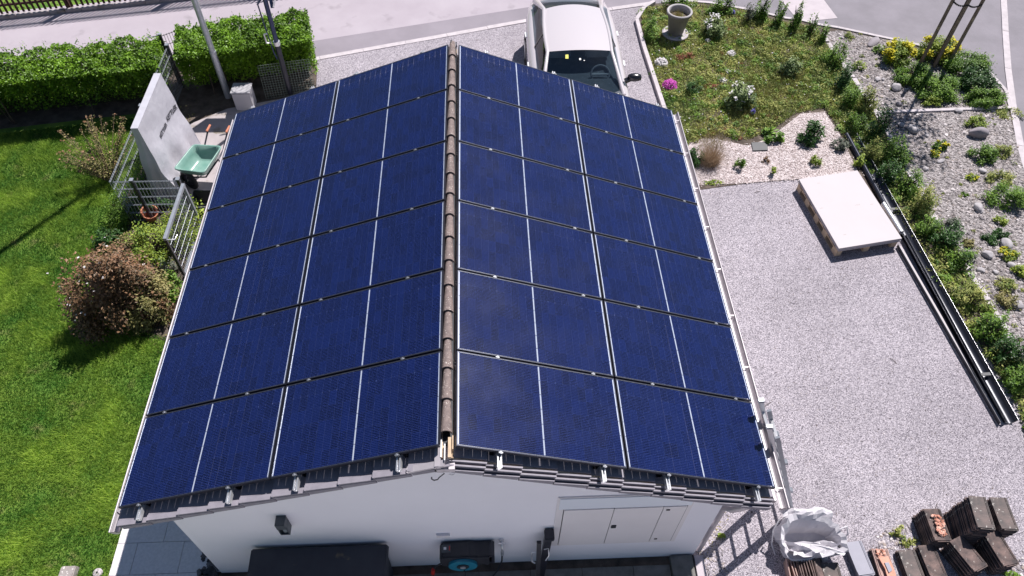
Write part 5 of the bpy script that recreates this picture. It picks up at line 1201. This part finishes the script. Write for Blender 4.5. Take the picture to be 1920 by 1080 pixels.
clumps('strip_herbs','green herb clumps along the gutters and the slanting hedge row',strip,240,'mid_leaf',.04,.12,1.4,55,.042)
clumps('strip_lime','lime-green sprigs along the gutters and the slanting hedge row',strip,90,'lime_leaf',.03,.08,1.4,40,.04)
# loose bark chips
P=fill(mulch_poly,7500,.03); V,F,T=leaf_arrays(P+np.array([0,0,.004])+np.concatenate([rng.normal(0,.05,(len(P),2)),np.zeros((len(P),1))],1),.032,2.2,None,.38); o=np_mesh('bark_chips',V,F,'chips',T); stuff(o,'pale pinkish wood chips on the planting bed','wood chips')
P=fill(pp([(1290,335),(1500,325),(1700,430),(1690,450),(1500,352),(1290,372)]),420,.018); V,F,T=leaf_arrays(P,.028,2.2,None,.38); o=np_mesh('strayed_chips',V,F,'chips',T); stuff(o,'wood chips strayed onto the gravel edge','wood chips')
# weedy strip along the hedge and gutters
P=fill(strip,16000,.022); vn=vnoise(P,3,17); keep=rng.uniform(0,1,len(P))<.3+vn; P=P[keep]; V,F,T=leaf_arrays(P+np.array([0,0,1])*rng.uniform(0,.07,(len(P),1)),.042,.4,None,.45,np.clip(rng.uniform(0,1,len(P))*.7+.5*(vn[keep]-.3),0,1)); o=np_mesh('weeds',V,F,'weed_leaf',T); stuff(o,'weeds growing along the black gutters','weeds')
# stones of the stony ground
P=fill(rock_poly,15000,.03); sz=rng.lognormal(-3.55,.38,len(P)); sz=np.clip(sz,.012,.10); V,F,T=rocks_arrays(P,sz,.62); o=np_mesh('stones',V,F,'pebbles',T,smooth=False); stuff(o,'rounded river stones covering the stony bed','stones')
# loose bits on the yard
P=fill([(3.0,-6.9),(7.3,-6.9),(7.3,.4),(4.3,.4),(3.0,-2)],5200,.014); V,F,T=rocks_arrays(P,rng.uniform(.006,.016,len(P)),.7); o=np_mesh('loose_gravel',V,F,'pebbles',T); stuff(o,'loose small stones on the gravel yard','gravel')
P=fill([(-2.6,1),(3.7,1),(3.7,5.8),(1.4,5.6),(-2.6,4.3)],2600,.014); V,F,T=rocks_arrays(P,rng.uniform(.008,.018,len(P)),.7); o=np_mesh('loose_gravel',V,F,'pebbles',T); stuff(o,'loose small stones on the gravel drive','gravel')
def stone(px,py,s,label,m='rock',sx=1.0,sy=.8,sz=.6,seed=0):
    c=G(px,py,s*.2); t=thing('boulder',label,'stone',(c.x,c.y,.02)); bm=bmesh.new(); bmesh.ops.create_icosphere(bm,subdivisions=3,radius=.5); r=np.random.default_rng(seed); pl=unit(r.normal(size=(7,3)))
    for v in bm.verts:
        q=np.array(v.co[:]); 
        for d_ in pl:
            e=q@d_; 
            if e>.36: q=q-d_*(e-.36)*.85
        v.co=Vector(q)+Vector(r.normal(size=3)*.006)
    a=r.uniform(0,3.1); 
    for v in bm.verts:
        x,y,z=v.co.x*s*sx,v.co.y*s*sy,v.co.z*s*sz; v.co=Vector((x*math.cos(a)-y*math.sin(a),x*math.sin(a)+y*math.cos(a),z+s*sz*.32))
    me=bpy.data.meshes.new('stone_body'); bm.to_mesh(me); bm.free(); me.materials.append(MAT[m]); me.polygons.foreach_set('use_smooth',[True]*len(me.polygons)); link('stone_body',me,t); return t
for k,a in enumerate([(1681,164,.26,'smooth grey boulder at the foot of the yellow-flowering bush'),(1640,76,.36,'flat mauve stone slab lying beside the road kerb','rock_dark',1.4,.55,.25),(1711,243,.24,'round grey boulder just below the cross kerb'),(1688,235,.15,'brownish oval stone left of the round grey boulder'),(1685,196,.14,'dark brown stone above the cross kerb','rock_dark'),(1796,209,.17,'pale stone lying over the cross kerb'),(1833,252,.30,'angular mauve rock below the lime-green cushion plant','rock_dark',1.3,.8,.8),(1736,256,.10,'small pale stone right of the round grey boulder'),(1764,302,.15,'flat bluish stone in the middle of the stony bed','rock',1.4,.6,.4),(1833,390,.22,'large white flat stone near the right edge'),(1837,396,.14,'white stone touching the large flat one'),(1885,459,.26,'broad grey flat stone beside the dark green cushions'),(1852,479,.20,'pale oval stone left of the yellow cushion'),(1896,500,.17,'pale round stone under the yellow cushion'),(1838,508,.14,'pale stone near the edging slabs'),(1866,512,.11,'small pale round stone near the frame edge'),(1735,318,.13,'grey stone beside the shrub row'),(1842,322,.15,'pale pebble-shaped stone in the right part of the bed'),(1905,572,.22,'pale stone at the lower right edge of the bed'),(1577,72,.09,'small white stone by the road kerb'),(1645,150,.15,'pale stone in the upper stony bed'),(1655,150,.10,'small round white stone beside it in the upper stony bed')]):
    stone(a[0],a[1],a[2],a[3],*(a[4:]),seed=60+k)
# big planter
t=thing('planter','tall tapered grey planter on a round saucer in the front garden','planter',(4.63,5.22,.06))
MB().lathe((4.63,5.22,.06),[(.001,0),(.29,0),(.29,.03),(.25,.03),(.001,.03)],32).build('saucer','kerb_stone',t)
MB().lathe((4.63,5.22,.07),[(.15,0),(.165,.05),(.235,.46),(.27,.47),(.275,.53)],32).build('pot_wall','planter',t)
MB().lathe((4.63,5.22,.07),[(.275,.53),(.265,.548),(.245,.55),(.225,.53),(.215,.40)],32).build('rim','planter_rim',t)
MB().lathe((4.63,5.22,.07),[(.218,.40),(.12,.42),(.001,.41)],24).build('potting_soil','soil',t)
P=np.array([4.60,5.22,.46])[None]+np.concatenate([rng.normal(0,.06,(260,2)),np.zeros((260,1))],1); V,F,T=blade_arrays(P,.12,.007,.7); np_mesh('plant',V,F,'dry_straw',T,t)
P=np.array([4.66,5.20,.47])[None]+rng.normal(0,.05,(160,3))*np.array([1,1,.3]); V,F,T=leaf_arrays(P,.035,.6); np_mesh('leaves',V,F,'lime_leaf',T,t)
# cushions
def cushion(px,py,r_,label,fm,n=420,fs=.03,h=.10,leaf='mid_leaf',seed=1):
    c=G(px,py,h*.5); t=thing('cushion_plant',label,'plant',(c.x,c.y,.02)); q=unit(rng.normal(size=(n,3))); q[:,2]=np.abs(q[:,2])
    P=np.array([c.x,c.y,.02])[None]+q*np.array([r_,r_,h])*(1+.18*rng.normal(size=(n,1))*.6); P[:,2]+=.01; V,F,T=leaf_arrays(P,fs,.9,q,.85); np_mesh('flowers',V,F,fm,T,t)
    q=unit(rng.normal(size=(200,3))); q[:,2]=np.abs(q[:,2])*.6; P=np.array([c.x,c.y,.02])[None]+q*np.array([r_*1.1,r_*1.1,h*.8]); V,F,T=leaf_arrays(P,.03,.5,q,.5); np_mesh('leaves',V,F,leaf,T,t); return t
cushion(1256,160,.14,'bright magenta flower cushion beside the garden kerb','pink_flower',520,.028,.13,seed=31)
cushion(1240,118,.12,'white flower cushion above the magenta one beside the kerb','white_flower',420,.034,.10,seed=32)
cushion(1371,102,.09,'small white flower cushion in the middle of the meadow','white_flower',160,.034,.07,seed=33)
cushion(1364,136,.06,'tiny white flower group just above the white-flowered rhododendron','white_flower',90,.03,.06,seed=34)
cushion(1326,78,.06,'tiny white flower group below the cream-flowered shrub','white_flower',80,.03,.06,seed=36)
cushion(1356,153,.08,'loose white flower group left of the white-flowered rhododendron','white_flower',120,.03,.06,seed=37)
def gsh(px,py,h,rx,ry,name,label,leaf,**k):
    c=G(px,py,h*.45); return bush(name,label,k.pop('cat','shrub'),(c.x,c.y,.02),rx,ry,h,leaf,**k)
gsh(1387,184,.48,.26,.26,'rhododendron','white-flowered rhododendron in the front garden','variegated_leaf',n=1500,size=.07,clumps=20,seed=41,flower=('white_flower',80,.06,.6))
gsh(1338,52,.42,.24,.24,'rhododendron','dark round shrub with cream flowers near the planter','variegated_leaf',n=1300,size=.06,clumps=20,seed=42,flower=('white_flower',45,.05,.5))
gsh(1481,128,.34,.22,.20,'laurel','dark shrub with pale-edged long leaves on the right of the meadow','variegated_leaf',n=700,size=.085,clumps=12,seed=43,aspect=.32)
gsh(1301,165,.26,.15,.15,'conifer','small dark round shrub right of the magenta cushion','deep_leaf',n=900,size=.03,clumps=12,seed=44)
gsh(1283,106,.12,.18,.14,'heather','rusty red low plant left of the meadow centre','red_leaf',cat='plant',n=600,size=.03,clumps=12,seed=45,stems=0)
gsh(1330,163,.09,.18,.10,'heather','rusty red low plant right of the small dark shrub','red_leaf',cat='plant',n=420,size=.03,clumps=10,seed=46,stems=0)
gsh(1222,60,.40,.15,.32,'shrub','green twiggy shrub leaning over the garden kerb','mid_leaf',n=1700,size=.038,clumps=20,seed=47)
gsh(1262,8,.30,.32,.16,'shrub','green leafy shrub behind the planter','mid_leaf',n=1300,size=.045,clumps=16,seed=48)
gsh(1355,16,.34,.30,.18,'shrub','bright green bushy shrub at the road kerb right of the planter','mid_leaf',n=1600,size=.045,clumps=16,seed=49)
gsh(1362,90,.10,.16,.12,'shrub','low grass-green plant above the meadow centre','mid_leaf',cat='plant',n=300,size=.04,clumps=8,seed=50,stems=0)
gsh(1452,254,.20,.20,.18,'plantain_lily','broad-leaved light green plant on the bark chips','mid_leaf',cat='plant',n=260,size=.095,clumps=12,seed=51,aspect=.42,up=.9,stems=0)
gsh(1523,252,.36,.24,.22,'rhododendron','dark glossy shrub on the bark chips','deep_leaf',n=620,size=.095,clumps=16,seed=52,aspect=.32)
gsh(1576,272,.18,.17,.15,'strawberry_plant','bluish-green low plant at the top end of the pipes','grey_leaf',cat='plant',n=420,size=.05,clumps=12,seed=53,stems=0)
gsh(1304,298,.28,.16,.18,'shrub','deep green leafy plant beside the right eave','deep_leaf',n=520,size=.07,clumps=12,seed=54,aspect=.35)
c=G(1332,300,.1); tuft('ornamental_grass','beige ornamental grass tuft beside the right eave','grass tuft',c,.17,.30,'straw',1500,.006,.85)
for px,py,l in ((1388,308,'upright green plant in the left part of the bark chips'),(1530,302,'small yellow-green plant in the right part of the bark chips'),(1612,304,'yellow-green plant beside the drain pipe')):
    gsh(px,py,.20,.11,.10,'herb',l,'mid_leaf' if px<1400 else 'lime_leaf',cat='plant',n=260,size=.06,clumps=8,seed=px,aspect=.32,stems=0)
gsh(1449,323,.16,.06,.07,'herb','narrow lime-green seedling at the gravel edge','lime_leaf',cat='plant',n=110,size=.05,clumps=5,seed=56,stems=0)
gsh(1434,302,.08,.08,.08,'herb','small brown dead plant on the bark chips','bronze_leaf',cat='plant',n=160,size=.035,clumps=6,seed=57,stems=0)
gsh(1340,342,.06,.20,.06,'herb','creeping green weed along the gravel edge near the eave','lime_leaf',cat='plant',n=220,size=.035,clumps=10,seed=58,stems=0)
gsh(1298,345,.06,.08,.06,'herb','small green weed right beside the gutter','lime_leaf',cat='plant',n=120,size=.035,clumps=6,seed=59,stems=0)
t=thing('slate_tile','dark square slate lying on the bark chips','slate',G(1424,273))
pl=[G(1409,267,.05),G(1438,266,.05),G(1440,281,.05),G(1412,282,.05)][::-1]; MB().prism([(p.x,p.y) for p in pl],.032,.05).build('slate','black_plastic',t)
for px,py,l,m in ((1411,212,'purple flower spike at the foot of the white-flowered rhododendron','blue_flower'),(1374,25,'blue flower in the green at the road kerb','blue_flower')):
    cushion(px,py,.045,l,m,90,.025,.12,seed=px)
# row of young upright shrubs at the road kerb
cols=[(1400,28,.5,'greyish'),(1425,26,.62,'broad full'),(1457,34,.60,'narrow dense'),(1487,42,.66,'tall forked'),(1517,52,.52,'thin sparse'),(1540,66,.45,'small bent')]
for k,(px,py,h,w) in enumerate(cols):
    c=G(px,py+14,0); bush('young_hedge_shrub',f'{w} upright young hedge shrub at the road kerb, {["first","second","third","fourth","fifth","sixth"][k]} from the left','shrub',(c.x,c.y,.02),.15 if k!=1 else .22,.14,h,'grey_leaf' if k==0 else 'mid_leaf',n=[420,1300,800,1000,360,420][k],size=.045,clumps=18,spread=.26,seed=70+k,shell=.25,z0=.10,stems=6,group='young hedge shrubs along the kerb')
hl=[(1560,112,.42),(1575,150,.5),(1592,185,.5),(1618,200,.42),(1640,245,.45),(1662,285,.5),(1680,300,.42),(1660,330,.35),(1695,345,.45),(1722,385,.38),(1735,430,.30),(1765,450,.38),(1790,490,.30),(1815,560,.30),(1850,620,.36),(1880,660,.4),(1905,715,.36),(1600,235,.35),(1630,290,.3)]
hl.sort(key=lambda q: q[1])
ordw = ['first','second','third','fourth','fifth','sixth','seventh','eighth','ninth','tenth','eleventh','twelfth','thirteenth','fourteenth','fifteenth','sixteenth','seventeenth','eighteenth','last']
for k,(px,py,h) in enumerate(hl):
    c=G(px,py,h*.4); near='by the meadow' if py<240 else ('by the bark chips' if py<345 else ('by the pallet' if py<470 else 'by the gutters'))
    bush('hedge_shrub',f'{ordw[k]} young shrub of the slanting hedge row counted from the road, {near}','shrub',(c.x+.07,c.y,.02),.23+.05*rng.uniform(-1,1),.25,h*rng.uniform(.85,1.35)+.04,['mid_leaf','deep_leaf','mid_leaf','weed_leaf'][k%4],n=1700,size=.038,clumps=34,spread=.26,seed=100+k,shell=.25,stems=12,group='young hedge shrubs in the slanting row')
# euphorbia and evergreen mound under the tree stakes
def mound(px,py,h,rx,ry,name,label,leaf,n,seed,fl=None,size=.04):
    rx*=1.2; ry*=1.2; n=int(n*1.4)
    if fl: fl=(fl[0],int(fl[1]*1.8),fl[2],fl[3])
    c=G(px,py,h*.5); return bush(name,label,'shrub',(c.x,c.y,.02),rx,ry,h,leaf,n=n*2,size=size,clumps=34,spread=.26,seed=seed,flower=fl,stems=5)
mound(1686,100,.40,.27,.30,'spurge','yellow-flowering spurge at the left end of the mound under the tree stakes','lime_leaf',1600,81,('yellow_flower',900,.04,.35))
mound(1760,92,.42,.34,.30,'spurge','yellow-green flowering spurge behind the tree stakes','lime_leaf',1700,82,('yellow_flower',800,.04,.45))
mound(1715,140,.34,.32,.28,'shrub','bright green mound in front of the left tree stake','mid_leaf',2200,83)
mound(1760,165,.36,.36,.34,'shrub','dark green mound in front of the middle tree stake','mid_leaf',2600,84)
mound(1815,118,.38,.36,.30,'shrub','fresh green mound right of the tree stakes','mid_leaf',2300,85)
mound(1835,150,.36,.32,.30,'shrub','deep green rounded mound at the right end','deep_leaf',2200,86)
mound(1850,182,.30,.32,.22,'shrub','light green mound in the corner of the road strip','mid_leaf',1700,87)
mound(1748,190,.16,.18,.12,'spurge','small yellow-green plant below the dark mound','lime_leaf',420,88)
mound(1700,150,.18,.14,.12,'spurge','small lime plant beside the smooth grey boulder','lime_leaf',420,89)
rp=[(1830,232,.16,.17,'lime-green cushion plant above the angular mauve rock','lime_leaf',800,None),(1763,275,.14,.12,'yellow-flowering low plant in the stony bed','mid_leaf',420,('yellow_flower',160,.035,.3)),(1752,290,.10,.08,'second smaller yellow flower clump below it','lime_leaf',160,('yellow_flower',90,.03,.3)),(1846,290,.26,.22,'round dark green shrub in the stony bed','mid_leaf',1500,None),(1882,285,.18,.16,'straw-green plant right of the round dark shrub','weed_leaf',500,None),(1880,335,.22,.20,'brownish green low shrub at the right frame edge','weed_leaf',800,None),(1893,368,.30,.30,'large green shrub at the right frame edge','mid_leaf',2000,None),(1822,335,.08,.10,'small yellow-tipped plant left of the large green shrub','lime_leaf',200,('yellow_flower',40,.03,.3)),(1808,366,.06,.05,'tiny green tuft in the pebbles','mid_leaf',120,None),(1858,448,.09,.13,'dark green flat cushion','deep_leaf',700,None),(1876,440,.10,.10,'dark green cushion beside the broad grey stone','deep_leaf',600,None),(1817,458,.08,.09,'small olive cushion near the edging slabs','olive_leaf',400,None),(1889,478,.12,.14,'yellow cushion plant below the broad grey stone','lime_leaf',500,('yellow_flower',120,.03,.3)),(1810,485,.14,.15,'grey-green tall weed at the edging slabs','grey_leaf',500,None),(1912,510,.14,.12,'lime plant at the right frame edge','lime_leaf',420,None),(1875,415,.10,.10,'yellowish weed above the dark cushions','lime_leaf',300,None),(1885,535,.12,.15,'reddish-stemmed rosette near the frame edge','weed_leaf',420,None),(1890,565,.14,.18,'olive-green plant low in the stony bed','olive_leaf',500,None),(1787,420,.12,.12,'pale green weed left of the stones','grey_leaf',350,None),(1593,68,.10,.10,'grassy tuft beside the road kerb','weed_leaf',250,None),(1645,95,.14,.10,'green weed left of the yellow spurge','mid_leaf',260,None),(1610,125,.16,.12,'thin lime weed in the upper stony bed','lime_leaf',260,None),(1893,215,.06,.25,'straggly green weed along the cross kerb end','weed_leaf',500,None)]
for k,(px,py,h,r_,l,m,n,fl) in enumerate(rp):
    c=G(px,py,h*.4); bush('rockery_plant',l,'plant',(c.x,c.y,.02),r_*1.15,r_*1.0,h,m,n=int(n*1.5),size=.038,clumps=16,spread=.32,seed=200+k,stems=0,flower=fl)
# tree stakes
t=thing('tree_support','three round wooden tree stakes tied with dark straps above the green mound','tree support',(9.93,4.02,0))
sk=[(9.67,4.08),(9.91,3.95),(10.20,3.97)]
for x,y in sk: MB().tube([(x,y,0),(x,y,2.1)],[.036,.034],12).build('stake','stake_wood',t)
MB().beam((9.67,4.08,1.86),(10.1,4.5,1.86),.05,.04).build('cross_bar','stake_wood',t); MB().beam((9.89,3.93,1.70),(10.22,3.98,1.70),.03,.06).build('cross_bar','timber',t); MB().beam((9.90,3.95,1.66),(9.90,3.96,1.80),.09,.09).build('knot','black_plastic',t)
for a_,b_ in ((sk[0],sk[1]),(sk[1],sk[2])):
    pts=[Vector((lerp(a_[0],b_[0],f),lerp(a_[1],b_[1],f)-.04,1.45-.05*math.sin(math.pi*f))) for f in np.linspace(0,1,9)]
    for p_,q_ in zip(pts[:-1],pts[1:]): MB().beam(p_,p_.lerp(q_,.86),.012,.03).build('strap','rubber',t)
# the young tree the stakes hold; its crown throws the dappled shade on the stony bed
t=thing('young_tree','young tree held by the three wooden stakes, its crown above the picture','tree',(9.95,4.05,0))
MB().tube([(9.96,4.06,0),(9.95,4.05,1.6),(9.97,4.06,3.2),(9.94,4.03,4.6),(9.96,4.05,5.8)],[.032,.028,.024,.016,.006],8).build('trunk','bark',t)
r_=random.Random(9); mb=MB(); LP=[]
for k in range(46):
    z=r_.uniform(2.9,5.5); a_=r_.uniform(0,6.283); l_=r_.uniform(.5,1.15)*(1-.45*abs(z-4.2)/1.6); b0=Vector((9.95,4.05,z)); e_=b0+Vector((l_*math.cos(a_),l_*math.sin(a_),r_.uniform(.2,.6))); mb.tube([b0,b0.lerp(e_,.5)+Vector((0,0,.06)),e_],[.012,.008,.003],4)
    for j in range(26):
        f=r_.uniform(.3,1.05); p_=b0.lerp(e_,f); LP.append((p_.x+r_.gauss(0,.09),p_.y+r_.gauss(0,.09),p_.z+r_.gauss(0,.08)))
mb.build('branches','bark',t); V,F,T=leaf_arrays(np.array(LP),.085,.4,None,.6); np_mesh('foliage',V,F,'mid_leaf',T,t)
# weeds by the tile stacks and in the gravel
for k,(px,py,r_,h,l,m) in enumerate(((1680,995,.09,.10,'small grassy weed in the gravel left of the tile stacks','weed_leaf'),(1895,1075,.10,.10,'bright green weed at the lower right corner','mid_leaf'),(1352,1005,.05,.05,'small yellow-green weed in the grit near the garage corner','lime_leaf'),(1700,1012,.12,.07,'flat weed beside the leftmost tall tile stack','weed_leaf'))):
    c=G(px,py,.03); bush('weed',l,'weed',(c.x,c.y,.012),r_,r_*.8,h,m,n=200,size=.035,clumps=8,seed=300+k,stems=0)
P=fill(pp([(1345,955),(1375,965),(1330,1060),(1300,1050)]),420,.014); V,F,T=leaf_arrays(P,.02,1.5,None,.5); o=np_mesh('plant_litter',V,F,'dry_straw',T); stuff(o,'dry plant litter on the grit beside the garage corner','litter')
P=fill([(3.0,-6.9),(7.4,-6.9),(7.4,.4),(4.3,.4),(3.0,-2)],330,.016); V,F,T=leaf_arrays(P,.03,1.2,None,.3); o=np_mesh('yard_litter',V,F,'yard_bits',T); stuff(o,'dark leaf bits and crumbs strewn over the gravel yard','litter')
# twigs on the yard
for k,(px,py,a_) in enumerate(((1675,677,2.2),(1420,360,.3),(1440,758,.5),(1700,985,2.0),(1755,950,.9))):
    c=G(px,py,.02); d_=Vector((math.cos(a_),math.sin(a_),0))*.06; tag(MB().tube([c-d_,c+Vector((.01,.012,.004)),c+d_],.0035,4).build('twig','bark'),['thin twig on the open gravel right of the third panel row','dry twig on the gravel near the bark chips','bent twig on the gravel behind the ladder top','twig on the gravel left of the tile stacks','twig on the gravel above the shard-topped stack'][k],'twig')
for o in bpy.data.objects:
    if o.parent is not None and o.name.split('.')[0] in ('stem','shoots','flowers','upright_rods','branches','net','blades'): o['kind'] = 'stuff'
    if '_o' in o: del o['_o']
